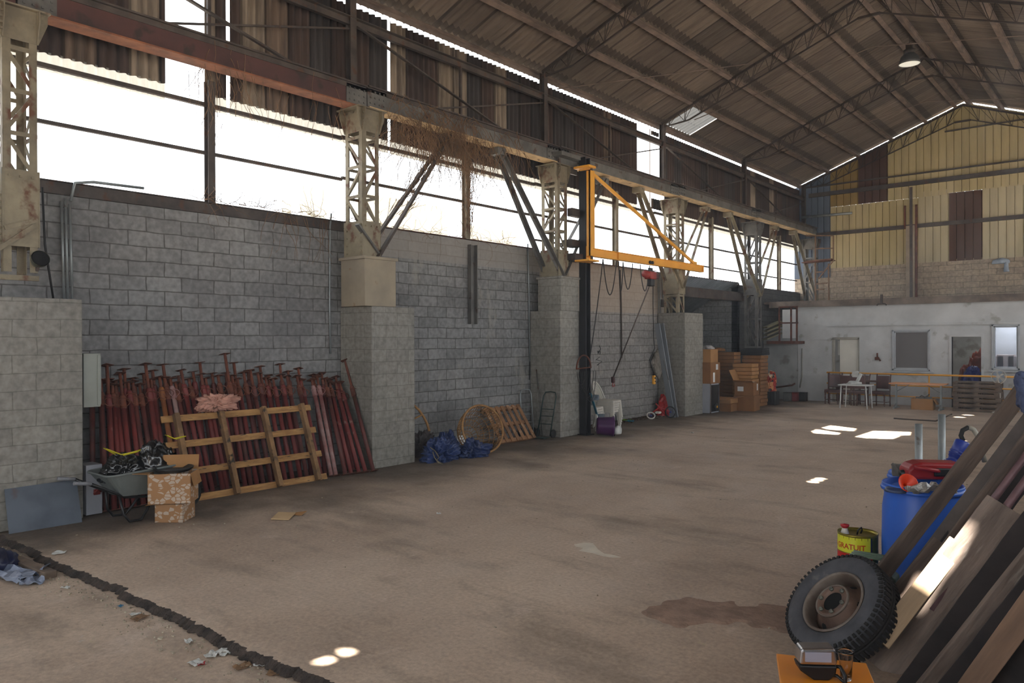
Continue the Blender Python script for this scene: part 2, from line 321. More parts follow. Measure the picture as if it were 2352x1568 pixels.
# concrete floor: warm grey-brown, oil stains, faint paint marks
def floor_mat():
    m, nt, b, L = new_mat('floor_concrete'); N = nt.nodes.new
    tc = N('ShaderNodeTexCoord')
    def noi(sc, loc=(0, 0, 0), s=(1, 1, 1), det=7, ro=.62):
        mp = N('ShaderNodeMapping'); mp.inputs['Scale'].default_value = s; mp.inputs['Location'].default_value = loc; L.new(tc.outputs['Object'], mp.inputs[0])
        n = N('ShaderNodeTexNoise'); n.inputs['Scale'].default_value = sc; n.inputs['Detail'].default_value = det; n.inputs['Roughness'].default_value = ro; L.new(mp.outputs[0], n.inputs['Vector']); return n.outputs['Fac']
    def rng(x, a, c, d=1.):
        r = N('ShaderNodeMapRange'); r.inputs[1].default_value = a; r.inputs[2].default_value = c; r.inputs[4].default_value = d; L.new(x, r.inputs[0]); return r.outputs[0]
    def mix(f, a, c, mode='MIX'):
        x = N('ShaderNodeMixRGB'); x.blend_type = mode
        for i, q in ((0, f), (1, a), (2, c)):
            if isinstance(q, tuple): x.inputs[i].default_value = (*lin(q), 1)
            elif isinstance(q, float): x.inputs[i].default_value = q
            else: L.new(q, x.inputs[i])
        return x.outputs[0]
    col = mix(rng(noi(.55, s=(1, .6, 1)), .35, .65), (.65, .57, .50), (.765, .685, .605))
    col = mix(rng(noi(1.3, (9, 2, 0), (.5, 1.4, 1)),   .54, .72, .55), col, (.47, .41, .355))
    col = mix(rng(noi(.38, (4, 8, 0), (.7, 1.6, 1), 5), .56, .70, .6), col, (.40, .35, .305))
    col = mix(rng(noi(2.6, (1, 7, 3), (1, .5, 1)), .62, .70, .5), col, (.80, .725, .66))
    col = mix(rng(noi(1.9, (11, 3, 0), (.8, 1, 1), 9, .75), .655, .70, .45), col, (.74, .73, .52))
    col = mix(rng(noi(2.3, (2, 13, 5), (1, 1, 1), 9, .75), .665, .71, .45), col, (.72, .74, .74))
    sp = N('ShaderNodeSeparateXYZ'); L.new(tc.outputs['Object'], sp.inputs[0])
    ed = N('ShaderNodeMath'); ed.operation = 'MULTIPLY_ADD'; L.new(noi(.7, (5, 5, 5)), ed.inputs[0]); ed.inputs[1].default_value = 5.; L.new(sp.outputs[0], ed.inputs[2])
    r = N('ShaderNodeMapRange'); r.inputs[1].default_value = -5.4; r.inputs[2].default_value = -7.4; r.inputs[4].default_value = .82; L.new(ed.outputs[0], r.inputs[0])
    col = mix(r.outputs[0], col, (.315, .28, .25))        # grime at the foot of the wall, with the shade there painted in
    fine = noi(26, det=8, ro=.7); col = mix(.62, col, fine, 'OVERLAY')
    sf = noi(60, (3, 3, 3), det=2); col = mix(rng(sf, .71, .75, .6), col, (.70, .66, .60))
    L.new(col, b.inputs['Base Color']); b.inputs['Specular IOR Level'].default_value = .35
    rr = N('ShaderNodeMapRange'); rr.inputs[1].default_value = .3; rr.inputs[2].default_value = .7; rr.inputs[3].default_value = .5; rr.inputs[4].default_value = .8; L.new(noi(1.2, (8, 8, 1)), rr.inputs[0]); L.new(rr.outputs[0], b.inputs['Roughness'])
    bp = N('ShaderNodeBump'); bp.inputs['Strength'].default_value = .35; bp.inputs['Distance'].default_value = .01; L.new(noi(18, det=6, ro=.7), bp.inputs['Height']); L.new(bp.outputs[0], b.inputs['Normal'])
    MATS['floor_concrete'] = m
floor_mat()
M('slab_edge', (.30, .255, .225), (.15, .125, .11), 9, .95, 0, .8)

# ------------------------------------------------------------------ floor, with the broken slab edge in the foreground
XW = -10.98; YB = 2.86
n = 1100; x0, x1 = -13.2, 2.2
edge = []
for i in range(n+1):
    x = x0+(x1-x0)*i/n; y = YB+.05*(noise.noise(V((x*.9, 3, 0))))+.04*noise.noise(V((x*5, 1, 0)))+.03*noise.noise(V((x*17, 5, 0)))+.018*noise.noise(V((x*47, 7, 0)))
    if -7.2 < x < -6.9: y += .05
    edge.append((x, y+.02*(x+8)))
vs = []; fs = []; mid = []
rows = [lambda y: 0., ]
for x, y in edge: vs += [(x, 32, 0), (x, y+.16, 0), (x, y+.02, -.006+.012*noise.noise(V((x*8, 9, 0)))), (x, y-.02+.02*noise.noise(V((x*20, 2, 0))), -.03), (x, y-.045+.02*noise.noise(V((x*14, 6, 0))), -.048), (x, y-.02, -.07)]
for i in range(n):
    for k in range(5): a = i*6+k; fs.append((a+1, a, a+6, a+7))
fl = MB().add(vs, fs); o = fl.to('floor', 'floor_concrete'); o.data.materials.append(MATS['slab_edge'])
for p in o.data.polygons:
    if p.index % 5 >= 2: p.material_index = 1
struct(o)
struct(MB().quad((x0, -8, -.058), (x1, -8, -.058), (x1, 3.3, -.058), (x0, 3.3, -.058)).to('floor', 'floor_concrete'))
struct(MB().quad((-60, -60, -.12), (60, -60, -.12), (60, 90, -.12), (-60, 90, -.12)).to('floor', M('yard_ground', (.5, .48, .45), (.42, .40, .38), .5, .95, 0, 0)))

# ------------------------------------------------------------------ long block wall on the left, bay by bay
def wseg(y0, y1, z1, mat, x=XW, th=.2): return struct(MB().bb((x, y0, -.1), (x-th, y1, z1)).to('wall_left', mat))
wseg(-6, 8.4, 4.26, 'blocks_a'); wseg(8.4, 14.0, 4.27, 'blocks_b'); wseg(14.0, 20.2, 4.12, 'blocks_c')
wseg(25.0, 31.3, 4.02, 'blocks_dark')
# ragged last course of blocks under the sill
# lean-to annex behind the fourth bay
struct(MB().bb((-12.9, 19.6, -.1), (-13.1, 25.2, 3.3)).to('wall_annex', 'blocks_a'))
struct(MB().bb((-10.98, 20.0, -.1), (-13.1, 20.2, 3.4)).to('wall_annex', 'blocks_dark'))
struct(MB().prism([(-13.1, -.1), (-10.98, -.1), (-10.98, 4.10), (-13.1, 2.9)], Matrix(((1, 0, 0, 0), (0, 0, 1, 25.0), (0, 1, 0, 0), (0, 0, 0, 1))), .2).to('wall_annex', 'blocks_a'))
M('awning', (.46, .48, .50), (.36, .38, .40), 2, .7, .1)
d = V((-2.0, 0, -1.15)); ln = d.length
awn = corr((-10.95, 20.1, 4.12), (0, 1, 0), 5.0, d.normalized(), ln, V((.5, 0, -.87)), .177, .02)
struct(awn.to('ceiling', 'awning', solid=.008))

# ------------------------------------------------------------------ gable end: block base and ribbed cladding
RX, RZ, SL, YF = -5.2, 10.68, .38, 31.1
rz = lambda x: RZ-SL*abs(x-RX)
struct(MB().bb((-11.2, YF, -.1), (2.2, YF+.2, 5.02)).to('wall_far', 'blocks_far'))
blk = MB()
def gx(px, py=500): return onY(px, py, YF).x
def gz(px, py): return onY(px, py, YF).z
def gable_sheet(xa, xb, za, zb, mat, y=YF-.02, part=True):
    mb = MB(); vs = []; k = max(1, int(round((xb-xa)/.242))); prof = [(0, 0), (.86, 0), (.875, .055), (.955, .055), (.97, 0)]
    xs = [(xa+(i+f)*(xb-xa)/k, d) for i in range(k) for f, d in prof]+[(xb, 0)]
    for x, d in xs:
        t = min(zb, rz(x)-.13); vs += [(x, y+d, za), (x, y+d, max(t, za+.01))]
    fs = [(2*i, 2*i+2, 2*i+3, 2*i+1) for i in range(len(xs)-1)]
    return mb.add(vs, fs).to('cladding_sheet', mat, GW, solid=.004)
GW = T('wall_far_cladding', 'ribbed cladding of the gable', 'wall'); del GW['label'], GW['category']; struct(GW)
zr = gz(2000, 466)
gable_sheet(-11.2, gx(1908), 4.6, 20, 'gable_blue'); gable_sheet(gx(1908), gx(1972), zr, 20, 'gable_yellow', YF-.03)
gable_sheet(gx(1972), gx(2040), zr, 20, 'gable_brown', YF-.03); gable_sheet(gx(2040), gx(2176), zr, 20, 'gable_cream', YF-.03)
gable_sheet(gx(2176), 2.2, gz(2230, 438), 20, 'gable_cream', YF-.03)
gable_sheet(gx(1908), gx(2110), 4.95, zr, 'gable_cream'); gable_sheet(gx(2110), gx(2180), 4.95, zr+.2, 'gable_pale')
gable_sheet(gx(2180), gx(2257), 4.95, gz(2230, 438), 'gable_brown'); gable_sheet(gx(2257), 2.2, 4.95, gz(2230, 438)+.05, 'gable_pale')

# ------------------------------------------------------------------ roof with its holes (each hole lets one patch of sun onto the floor)
PATCH = [[(1968, 1003), (2000, 989), (2092, 992), (2090, 999), (2068, 1000), (2052, 1008), (1990, 1006)], [(1892, 982), (1912, 977), (1967, 984), (1960, 990), (1905, 986)], [(1868, 990), (1880, 986), (1930, 994), (1926, 998), (1875, 995)]]
PATCH = [[(q.x, q.y) for q in (onz(*p) for p in P)] for P in PATCH]
SPOTS = [(q.x, q.y, r_) for q, r_ in ((onz(a, b), r_) for a, b, r_ in ((1880, 1103, .07), (1888, 1099, .06), (1871, 1107, .06), (750, 1519, .052), (801, 1498, .052), (2225, 953, .12), (2206, 958, .12), (2232, 1013, .12)))]
def sunlit(x, y, z):
    s = z/SUN.z; X, Y = x-SUN.x*s, y-SUN.y*s
    for a, b, r_ in SPOTS:
        if (X-a)**2+(Y-b)**2 < r_*r_: return True
    for P in PATCH:
        ins = False
        for k in range(len(P)):
            (x1, y1), (x2, y2) = P[k-1], P[k]
            if (y1 > Y) != (y2 > Y) and X < (x2-x1)*(Y-y1)/(y2-y1)+x1: ins = not ins
        if ins: return True
    return False
PLK = att(2162, 1278, 4.95)     # sunlit end of a leaning plank
def roofskip(side):
    def f(a, b):
        y = Y0R+a; x = (-11.22+b*math.cos(TH)) if side < 0 else (RX+b*math.cos(TH)+.02)
        if side > 0 and sunlit(x, y, rz(x)): return True
        return side < 0 and -10.95 < x < -10.0 and 20.0 < y < 21.5
    return f
TH = math.atan(SL); Y0R = -6.; YL = YF+.26-Y0R
LL = (RX-(-11.22))/math.cos(TH); e1 = V((math.cos(TH), 0, math.sin(TH))); e2 = V((math.cos(TH), 0, -math.sin(TH)))
struct(corr((-11.22, Y0R, rz(-11.22)), (0, 1, 0), YL, e1, LL, V((-math.sin(TH), 0, math.cos(TH))), .177, .036, 6, 72, roofskip(-1)).to('ceiling', 'roof_sheet'))
struct(corr((RX, Y0R, RZ), (0, 1, 0), YL, e2, LL+.75, V((math.sin(TH), 0, math.cos(TH))), .177, .036, 6, 200, roofskip(1)).to('ceiling', 'roof_sheet'))
struct(corr((-10.98, 19.97, rz(-10.98)+.01), (0, 1, 0), 1.56, e1, 1.08, V((-math.sin(TH), 0, math.cos(TH))), .177, .024, 6, 2).to('ceiling', 'skylight_sheet'))
struct(MB().quad((RX-.28, Y0R, RZ-.05), (RX-.28, YF+.3, RZ-.05), (RX, YF+.3, RZ+.07), (RX, Y0R, RZ+.07)).quad((RX, Y0R, RZ+.07), (RX, YF+.3, RZ+.07), (RX+.28, YF+.3, RZ-.05), (RX+.28, Y0R, RZ-.05)).to('trim_1', 'steel_dark', solid=.006))

# upper cladding of the long wall; the gaps are sheets that have gone missing
GAPS = [(5.22, 5.82), (6.2, 6.235), (9.47, 9.488), (18.45, 19.15), (19.23, 20.0)]
cuts = [-6]+[c for g in GAPS for c in g]+[31.1]
for i in range(0, len(cuts), 2):
    a, b = cuts[i], cuts[i+1]
    struct(corr((XW-.05, a, 5.93), (0, 1, 0), b-a, (0, 0, 1), 2.26, (1, 0, 0), .144, .034, 6, 1).to('wall_left_cladding', 'clad_sheet', solid=.006))
    for a2, b2 in ([(a, b)] if not (a < 19.0 < b or a == 19.15) else [(a, b)]):
        if b2-a2 > .2: struct(corr((XW-.055, a2, 5.70), (0, 1, 0), b2-a2, (0, 0, 1), .26, (1, 0, 0), .144, .02, 6, 1).to('wall_left_cladding', 'clear_sheet'))
struct(corr((XW-.05, 19.23, 5.93), (0, 1, 0), .77, (0, 0, 1), .3, (1, 0, 0), .144, .022, 6, 1).to('wall_left_cladding', 'clad_sheet', solid=.006))
struct(corr((XW-.05, 19.23, 8.05), (0, 1, 0), .5, (0, 0, 1), .12, (1, 0, 0), .144, .022, 6, 1).to('wall_left_cladding', 'clad_sheet', solid=.006))
# translucent stained sheets low in the openings
for a, b, h in ((7.55, 8.1, .55), (8.75, 11.1, .62), (11.7, 13.3, .35), (7.2, 7.4, .3)):
    struct(corr((XW-.12, a, 4.27), (0, 1, 0), b-a, (0, 0, 1), h, (1, 0, 0), .144, .02, 6, 1).to('wall_left_cladding', 'amber_sheet'))

# windows: glassless steel framing of the strip opening
YC = [3.12, 8.36, 13.84, 19.37, 25.02, 30.78]
for i in range(6):
    ya = YC[i-1] if i else -4; yb = YC[i]; ym = [0.3, 5.86, 11.47, 17.2, 22.9, 28.7][i]
    wz = [4.26, 4.26, 4.27, 4.12, 4.10, 4.02][i]; wzt = 5.74+.02*i
    W = bpy.data.objects.new('window_%d' % (i+1), None); C.objects.link(W); W.location = (XW, ym, wz); struct(W)
    k = 'steel_dark' if i < 2 else 'steel_cream'
    MB().bar((XW-.02, ya, wzt), (XW-.02, yb, wzt), .06, .06).to('transom', 'steel_dark', W, True)
    MB().bar((XW-.02, ya, 5.0+.03*i), (XW-.02, yb, 5.0+.03*i), .05, .05).to('transom', 'steel_dark', W, True)
    if i > 2: MB().bar((XW-.02, ya, 4.5), (XW-.02, yb, 4.5), .04, .04).to('transom', 'steel_dark', W, True)
    MB().box((XW+.05, ym, (wz+6.1)/2), (.12, .014, 6.1-wz)).box((XW+.11, ym, (wz+6.1)/2), (.012, .11, 6.1-wz)).box((XW-.01, ym, (wz+6.1)/2), (.012, .11, 6.1-wz)).to('mullion', k, W, True)
    MB().box((XW-.02, (ya+yb)/2, wz+.01), (.2, yb-ya, .012)).to('sill', 'rust', W, True) if i > 1 else MB().box((XW-.02, (ya+yb)/2, wz+.01), (.2, yb-ya, .012)).box((XW+.02, (ya+yb)/2, wz-.07), (.014, yb-ya, .15)).box((XW-.02, (ya+yb)/2, wz-.15), (.16, yb-ya, .012)).to('sill', 'steel_dark', W, True)
# fascia beam over the annex opening
struct(MB().box((-10.9, 22.6, 3.62), (.16, 5.2, .30)).to('trim_2', 'steel_dark'))

# right side and rear: open-sided like the left, behind the viewer
struct(MB().bb((1.1, -6, -.1), (1.3, 31.3, 2.0)).to('wall_right', 'blocks_a'))
struct(corr((1.2, -6, 6.2), (0, 1, 0), 37.2, (0, 0, 1), 2.09, (1, 0, 0), .177, .022, 6, 1).to('wall_right', 'clad_sheet', solid=.006))
struct(MB().bb((-11.2, -6, -.1), (-8, -6.2, 8.4)).bb((-8, -6, 4.8), (-1.5, -6.2, 9.2)).bb((-1.5, -6, -.1), (1.3, -6.2, 8.4)).to('wall_back', 'blocks_a'))
cs = V((3.6, 0, -.7)); cl = cs.length  # unseen canopy added to block the sun, holed to light one plank
def canskip(a, b):
    p = V((1.2, -6+a, 6.35))+cs*(b/cl); s_ = (p.z-PLK.z)/SUN.z; q = p-SUN*s_
    return abs(q.x-PLK.x) < .085 and abs(q.y-PLK.y) < .13
struct(corr((1.2, -6, 6.35), (0, 1, 0), 37.2, cs.normalized(), cl, V((.19, 0, .98)), .177, .022, 6, 50, canskip).to('ceiling', 'roof_sheet'))
portal('daylight_left', (XW-.25, 12.8, 5.0), (37, 1.6), (1, 0, 0)); portal('daylight_right', (1.32, 12.5, 4.1), (37, 4.4), (-1, 0, 0)); portal('daylight_back', (-4.7, -6.25, 2.4), (7, 5), (0, 1, 0))

# ------------------------------------------------------------------ office block against the gable: front wall with openings
YO = 27.3
def wallgrid(x0, x1, z0, z1, y, th, holes, name, mat):
    xs = sorted({x0, x1, *[h[0] for h in holes], *[h[1] for h in holes]}); zs = sorted({z0, z1, *[h[2] for h in holes], *[h[3] for h in holes]}); mb = MB()
    for a, b in zip(xs, xs[1:]):
        for c, d in zip(zs, zs[1:]):
            cx, cz = (a+b)/2, (c+d)/2
            if any(h[0] < cx < h[1] and h[2] < cz < h[3] for h in holes): continue
            mb.bb((a, y, c), (b, y+th, d))
    return struct(mb.to(name, mat))
def ox(px, py=850): return onY(px, py, YO).x
def oz(px, py): return onY(px, py, YO).z
XA = ox(1833); ZT = oz(2000, 690)
D1 = (ox(1912), ox(1974), 0, oz(1943, 776)); W1 = (ox(2050), ox(2137), oz(2093, 851), oz(2093, 757)); D2 = (ox(2186), ox(2254), 0, oz(2220, 773)); W2 = (ox(2278), ox(2343), oz(2310, 849), oz(2310, 745))
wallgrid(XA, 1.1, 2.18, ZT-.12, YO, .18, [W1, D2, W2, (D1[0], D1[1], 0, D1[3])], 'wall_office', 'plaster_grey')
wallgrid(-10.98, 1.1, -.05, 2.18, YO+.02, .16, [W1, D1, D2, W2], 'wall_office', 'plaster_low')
# roof slab of the office, worn timber fascia and its brackets
struct(MB().bb((-10.9, YO-.12, ZT-.02), (1.1, YF, ZT+.05)).to('ceiling', M('slab_timber', (.52, .46, .41), (.36, .31, .275), 2, .9)))
struct(MB().bb((-10.7, YO-.16, ZT-.16), (1.1, YO-.1, ZT+.06)).to('trim_3', 'slab_timber'))
struct(MB().bb((ox(1902), YO-.07, oz(1902, 747)-.03), (1.1, YO, oz(1902, 747)+.03)).bb((ox(1902), YO-.035, oz(1902, 747)-.06), (1.1, YO, oz(1902, 747)-.03)).to('trim_4', 'plaster_grey', bev=.006))
struct(MB().bb((XA, YO-.03, 2.14), (ox(1909), YO+.02, 2.20)).to('trim_5', 'plaster_grey'))
struct(MB().bb((-10.98, 30.9, -.05), (1.1, 31.05, 3.4)).to('wall_office_back', 'plaster_low'))
M('partition', (.88, .86, .81), (.82, .80, .75), 1.5, .8, 0, .02)
def fill_light_in(loc, e, s=.6):
    l = bpy.data.lights.new('office_fill', 'AREA'); l.energy = e; l.size = s; o = bpy.data.objects.new('office_fill', l); C.objects.link(o); o.location = loc
fill_light_in((ox(2318), YO+.45, 3.15), 60, .3); fill_light_in((ox(2300), 29.4, 3.1), 60, 1.2); fill_light_in((ox(1943)-.2, 28.6, 2.9), 26, .6); fill_light_in((ox(2215), 29.6, 3.1), 4, .8); fill_light_in((ox(2100), 29.6, 3.1), 12, .8)  # unseen fill lights added to brighten the office rooms
struct(MB().bb((ox(2130), YO+.18, 0), (ox(2136), 30.9, 3.3)).to('wall_partition', 'partition'))
struct(MB().bb((ox(2262), YO+.18, 0), (ox(2268), 30.9, 3.3)).to('wall_partition', 'partition'))
struct(MB().bb((ox(2268), YO+1.35, 0), (ox(2360), YO+1.4, 3.2)).to('wall_partition', 'white_paint'))  # white board added behind the window so the pane reads bright
dr = struct(bpy.data.objects.new('door_1', None)); C.objects.link(dr); dr.location = (D1[0], YO, 0)
a = ox(1928)
MB().bb((a, YO+.05, .0), (D1[1]-.03, YO+.09, D1[3]-.05)).to('door_leaf', 'partition', dr, True, bev=.005)
MB().bb((D1[0], YO-.02, 0), (D1[0]+.05, YO+.16, D1[3])).bb((D1[1]-.04, YO-.02, 0), (D1[1], YO+.16, D1[3])).bb((D1[0], YO-.02, D1[3]-.05), (D1[1], YO+.16, D1[3]+.03)).to('door_frame', M('frame_putty', (.62, .60, .55), (.55, .53, .49), 3, .7), dr, True)
MB().bb((D1[0]+.06, YO+.4, 1.6), (a-.02, YO+.45, 2.1)).to('upper_panel', 'white_paint', dr, True)
d2 = struct(bpy.data.objects.new('door_2', None)); C.objects.link(d2); d2.location = (D2[0], YO, 0)
MB().bb((D2[0]-.07, YO-.03, 0), (D2[0], YO+.18, D2[3]+.07)).bb((D2[1], YO-.03, 0), (D2[1]+.07, YO+.18, D2[3]+.07)).bb((D2[0], YO-.03, D2[3]), (D2[1], YO+.18, D2[3]+.07)).to('door_frame', 'plaster_grey', d2, True)
def win(k, w, glass, depth=.07):
    o = struct(bpy.data.objects.new('window_%d' % k, None)); C.objects.link(o); o.location = (w[0], YO, w[2]); f = .08
    mb = MB()
    for s, y, e in ((0, YO-.05, .05), (.05, YO+.0, .04)):
        a, b, c, d = w[0]+s, w[1]-s, w[2]+s, w[3]-s
        mb.bb((a, y, c), (a+e, y+.1, d)).bb((b-e, y, c), (b, y+.1, d)).bb((a, y, c), (b, y+.1, c+e)).bb((a, y, d-e), (b, y+.1, d))
    mb.to('window_frame', M('frame_grey', (.70, .71, .72), (.64, .65, .66), 3, .6), o, True, bev=.004)
    MB().bb((w[0]-.06, YO-.1, w[2]-.07), (w[1]+.1, YO+.02, w[2]-.02)).to('window_sill', 'frame_grey', o, True)
    MB().bb((w[0]+.09, YO+.05, w[2]+.09), (w[1]-.09, YO+.06, w[3]-.09)).to('pane', glass, o, True)
def frosted(name, col, rough, mixf):
    m, nt, b, L = new_mat(name); N = nt.nodes.new
    t = N('ShaderNodeBsdfTransparent'); t.inputs[0].default_value = (*lin(col), 1); ms = N('ShaderNodeMixShader'); ms.inputs[0].default_value = mixf
    b.inputs['Base Color'].default_value = (*lin(col), 1); b.inputs['Roughness'].default_value = rough
    L.new(b.outputs[0], ms.inputs[1]); L.new(t.outputs[0], ms.inputs[2]); L.new(ms.outputs[0], nt.nodes['Material Output'].inputs[0]); MATS[name] = m; return m
win(7, W1, frosted('dusty_glass', (.50, .475, .47), .35, .38)); win(8, W2, frosted('office_glass', (.80, .82, .86), .1, .92))
# ------------------------------------------------------------------ masonry piers
XP = -10.1
PIERS = [(2.62, 3.75, 2.70, 'wide grey block pier at the left edge, before the red props'), (8.29, 9.26, 2.76, 'grey block pier between the row of red props and the blue tarp'),
         (13.62, 14.62, 2.83, 'grey block pier beside the black steel post and the green hand truck'), (19.5, 20.62, 2.93, 'grey block pier beside the stacked cardboard boxes')]
for i, (a, b, z, lab) in enumerate(PIERS):
    o = MB().bb((XP, a, 0), (XW+.02, b, z)).to('masonry_pier', 'blocks_pier', bev=.012); tag(o, lab, 'pier', 'masonry piers along the wall')
CY0 = [2.94, 8.18, 13.67, 19.3, 24.84, 30.55]; CX0, CX1 = -10.65, -10.2; CD = .35
def rivets(mb, pts, n_, r=.012):
    for p in pts: mb.box(V(p)+V(n_)*.006, (r*2, r*2, r*2))
CL = ['lattice steel column on the pier at the left edge, cut by the frame', 'cream lattice steel column above the pier next to the red props', 'cream lattice steel column behind the black post of the yellow jib',
      'lattice steel column above the pier beside the cardboard boxes', 'lattice steel column reaching down behind the stacked black trays', 'lattice steel column in the far corner by the platform railing']
for i, y0 in enumerate(CY0):
    c = T('lattice_column', CL[i], 'column', ((CX0+CX1)/2, y0+CD/2, PIERS[i][2] if i < 4 else 0 if i == 4 else 3.5), 0, 'lattice columns of the crane runway')
    zb = [4.15, 4.15, 4.15, 4.15, 4.0, 3.5][i]; y1 = y0+CD; k = 'steel_cream' if i < 4 else 'steel_grey'
    zl = [3.0, 3.56, 3.6, 2.93, .05, 3.5][i]; z2 = 5.72
    for x in (CX0, CX1):
        for y in (y0, y1):
            sx = 1 if x == CX0 else -1; sy = 1 if y == y0 else -1
            MB().box((x+sx*.04, y, (zl+6.1)/2), (.08, .011, 6.1-zl)).box((x, y+sy*.04, (zl+6.1)/2), (.011, .08, 6.1-zl)).to('leg', k, c, True)
    lac = MB(); z = zb if i in (0, 1, 2) else zl; st = .50 if i < 4 else .95
    j = 0
    while z+st < z2+.1:
        for x in (CX0, CX1):
            a, b = ((y0+.03, y1-.03) if j % 2 else (y1-.03, y0+.03)); lac.bar((x, a, z), (x, b, z+st*.9), .045, .012, (1, 0, 0)); lac.bar((x, y0, z+st*.95), (x, y1, z+st*.95), .05, .014, (1, 0, 0))
        for y in (y0, y1):
            a, b = ((CX0+.03, CX1-.03) if j % 2 else (CX1-.03, CX0+.03)); lac.bar((a, y, z), (b, y, z+st*.9), .012, .045, (1, 0, 0)); lac.bar((CX0, y, z+st*.95), (CX1, y, z+st*.95), .014, .05, (0, 0, 1))
        z += st; j += 1
    lac.to('lacing', k, c, True)
    hp = MB()
    for y in (y0-.012, y1):
        hp.prism([(CX0-.02, 5.72), (CX1+.02, 5.72), (CX1+.10, 5.98), (CX1+.10, 6.10), (CX0-.12, 6.10), (CX0-.10, 5.98)], Matrix(((1, 0, 0, 0), (0, 0, -1, y+.012), (0, 1, 0, 0), (0, 0, 0, 1))), .012)
    for x in (CX0-.012, CX1):
        hp.prism([(y0-.02, 5.72), (y1+.02, 5.72), (y1+.12, 5.98), (y1+.12, 6.10), (y0-.12, 6.10), (y0-.12, 5.98)], Matrix(((0, 0, 1, x), (1, 0, 0, 0), (0, 1, 0, 0), (0, 0, 0, 1))), .012)
    rivets(hp, [(CX0+.05+k2*.09, y0-.02, 6.06) for k2 in range(5)]+[(CX1+.06, y0-.02, 5.8+k2*.07) for k2 in range(4)], (0, -1, 0))
    hp.box(((CX0+CX1)/2, (y0+y1)/2, 6.108), (.6, .62, .02)); hp.to('head_plate', k, c, True)
    if i < 5:
        zz = {0: 3.3, 1: 3.56, 2: 3.6, 3: 3.45, 4: 3.65}[i]
        bp = MB().bb((CX0-.03, y0-.02, zz), (CX1+.03, y0-.008, 4.2)).bb((CX0-.03, y1+.008, zz), (CX1+.03, y1+.02, 4.2)).bb((CX1+.012, y0-.02, zz), (CX1+.024, y1+.02, 4.2)).bb((CX0-.024, y0-.02, zz), (CX0-.012, y1+.02, 4.2))
        rivets(bp, [(CX1-.02, y0-.026, zz+.06+k2*.075) for k2 in range(8)]+[(CX0+.06, y0-.026, zz+.1+k2*.13) for k2 in range(4)], (0, -1, 0)); rivets(bp, [(CX1+.026, y0+.05+k2*.12, 4.12) for k2 in range(3)], (1, 0, 0)); bp.to('base_plate', k, c, True)
    if i == 0:
        for x in (-10.0,):
            pass
        MB().bar((CX1+.03, y0-.3, 3.05), (CX1+.03, y1-.05, 3.55), .04, .05).bar((CX1+.03, y0+.0, 3.5), (CX1+.03, y1-.02, 3.62), .04, .05).bar((CX1+.03, y0-.4, 2.93), (CX1+.03, y1, 2.93), .05, .06).to('brace', k, c, True)
    if i in (1, 2):
        MB().bb((CX0-.08, y0-.05, PIERS[i][2]), (CX1+.12, y1+.28, 3.56)).to('masonry_casing', M('casing', (.62, .57, .49), (.54, .50, .44), 1.6, .9, 0, .2, c3=(.46, .30, .17), t3=.64) if i == 1 else 'blocks_pier', c, True, bev=.01)
        MB().bb((CX0-.11, y0-.08, 3.55), (CX1+.15, y1+.31, 3.6)).to('cap_slab', 'casing' if i == 1 else 'blocks_pier', c, True, bev=.008)

# ------------------------------------------------------------------ crane runway girder and its knee braces
gy = [-5.5]+[y+CD/2 for y in CY0[:5]]+[31.02]
for i in range(6):
    a, b = gy[i]+.01, gy[i+1]-.01; x = -10.40; zb, zt = 6.12+.035*max(0, i-1), 6.52+.02*max(0, i-1); k = 'steel_red' if i < 2 else 'steel_grey'
    g = T('crane_girder', ['crane runway girder running past the left edge of the photo', 'dark red crane runway girder over the red props', 'grey crane runway girder above the window hung with dry vines', 'grey crane runway girder behind the yellow jib', 'grey crane runway girder above the stacked cardboard boxes', 'last grey crane runway girder ending at the gable'][i], 'girder', (x, (a+b)/2, zb), 0, 'crane runway girders')
    MB().bb((x+.085, a, zb+.02), (x+.10, b, zt-.02)).to('web', k, g, True)
    MB().bb((x-.12, a, zt-.025), (x+.16, b, zt)).bb((x+.09, a, zt-.10), (x+.115, b, zt-.02)).to('top_flange', 'steel_dark', g, True)
    MB().bb((x-.12, a, zb), (x+.17, b, zb+.022)).to('bottom_flange', 'rust_light' if i < 2 else M('flange_lit', (.80, .68, .50), (.66, .55, .40), 3, .8, c3=(.45, .34, .26), t3=.62), g, True)  # bottom flange coloured paler to paint in the window light it catches
    if i:
        for ya_ in (a, b-.42):
            sp = MB().bb((x+.10, ya_, zb+.03), (x+.115, ya_+.42, zt-.04)); rivets(sp, [(x+.115, ya_+.06+.1*j, z) for j in range(4) for z in (zb+.1, zb+.2, zb+.3)], (1, 0, 0)); sp.to('splice_plate', 'steel_grey', g, True)
BR = [(1, 1), (2, -1), (2, 1), (3, -1), (3, 1), (4, -1), (4, 1), (5, -1)]
nm = {1: 'column next to the red props', 2: 'column behind the black post', 3: 'column beside the boxes', 4: 'column behind the black trays', 5: 'far corner column'}
for ci, s in BR:
    yb = CY0[ci]+CD/2+(.08 if ci == 1 else 0); zb = 3.62 if ci < 5 else 3.7; yt = yb+s*1.95; zt = 6.1+.03*(ci-1)
    g = T('knee_brace', 'paired steel brace rising %s from the %s' % ('rightward' if s > 0 else 'leftward', nm[ci]), 'brace', (-10.42, yb, zb), 0, 'knee braces under the crane girder')
    k = 'steel_dark' if (ci, s) == (1, 1) else 'steel_grey' if ci < 3 else 'steel_cream'
    for dx in (.24, -.22):
        a2 = .085 if ci < 3 else .08; MB().angle((-10.42+dx, yb+s*.02, zb), (-10.42+dx*.25, yt, zt), a2, .012, (1, 0, 0), -s, 1).to('strut', k, g, True)
    MB().box((-10.42, yt, zt-.05), (.24, .25, .14)).to('gusset', k, g, True)
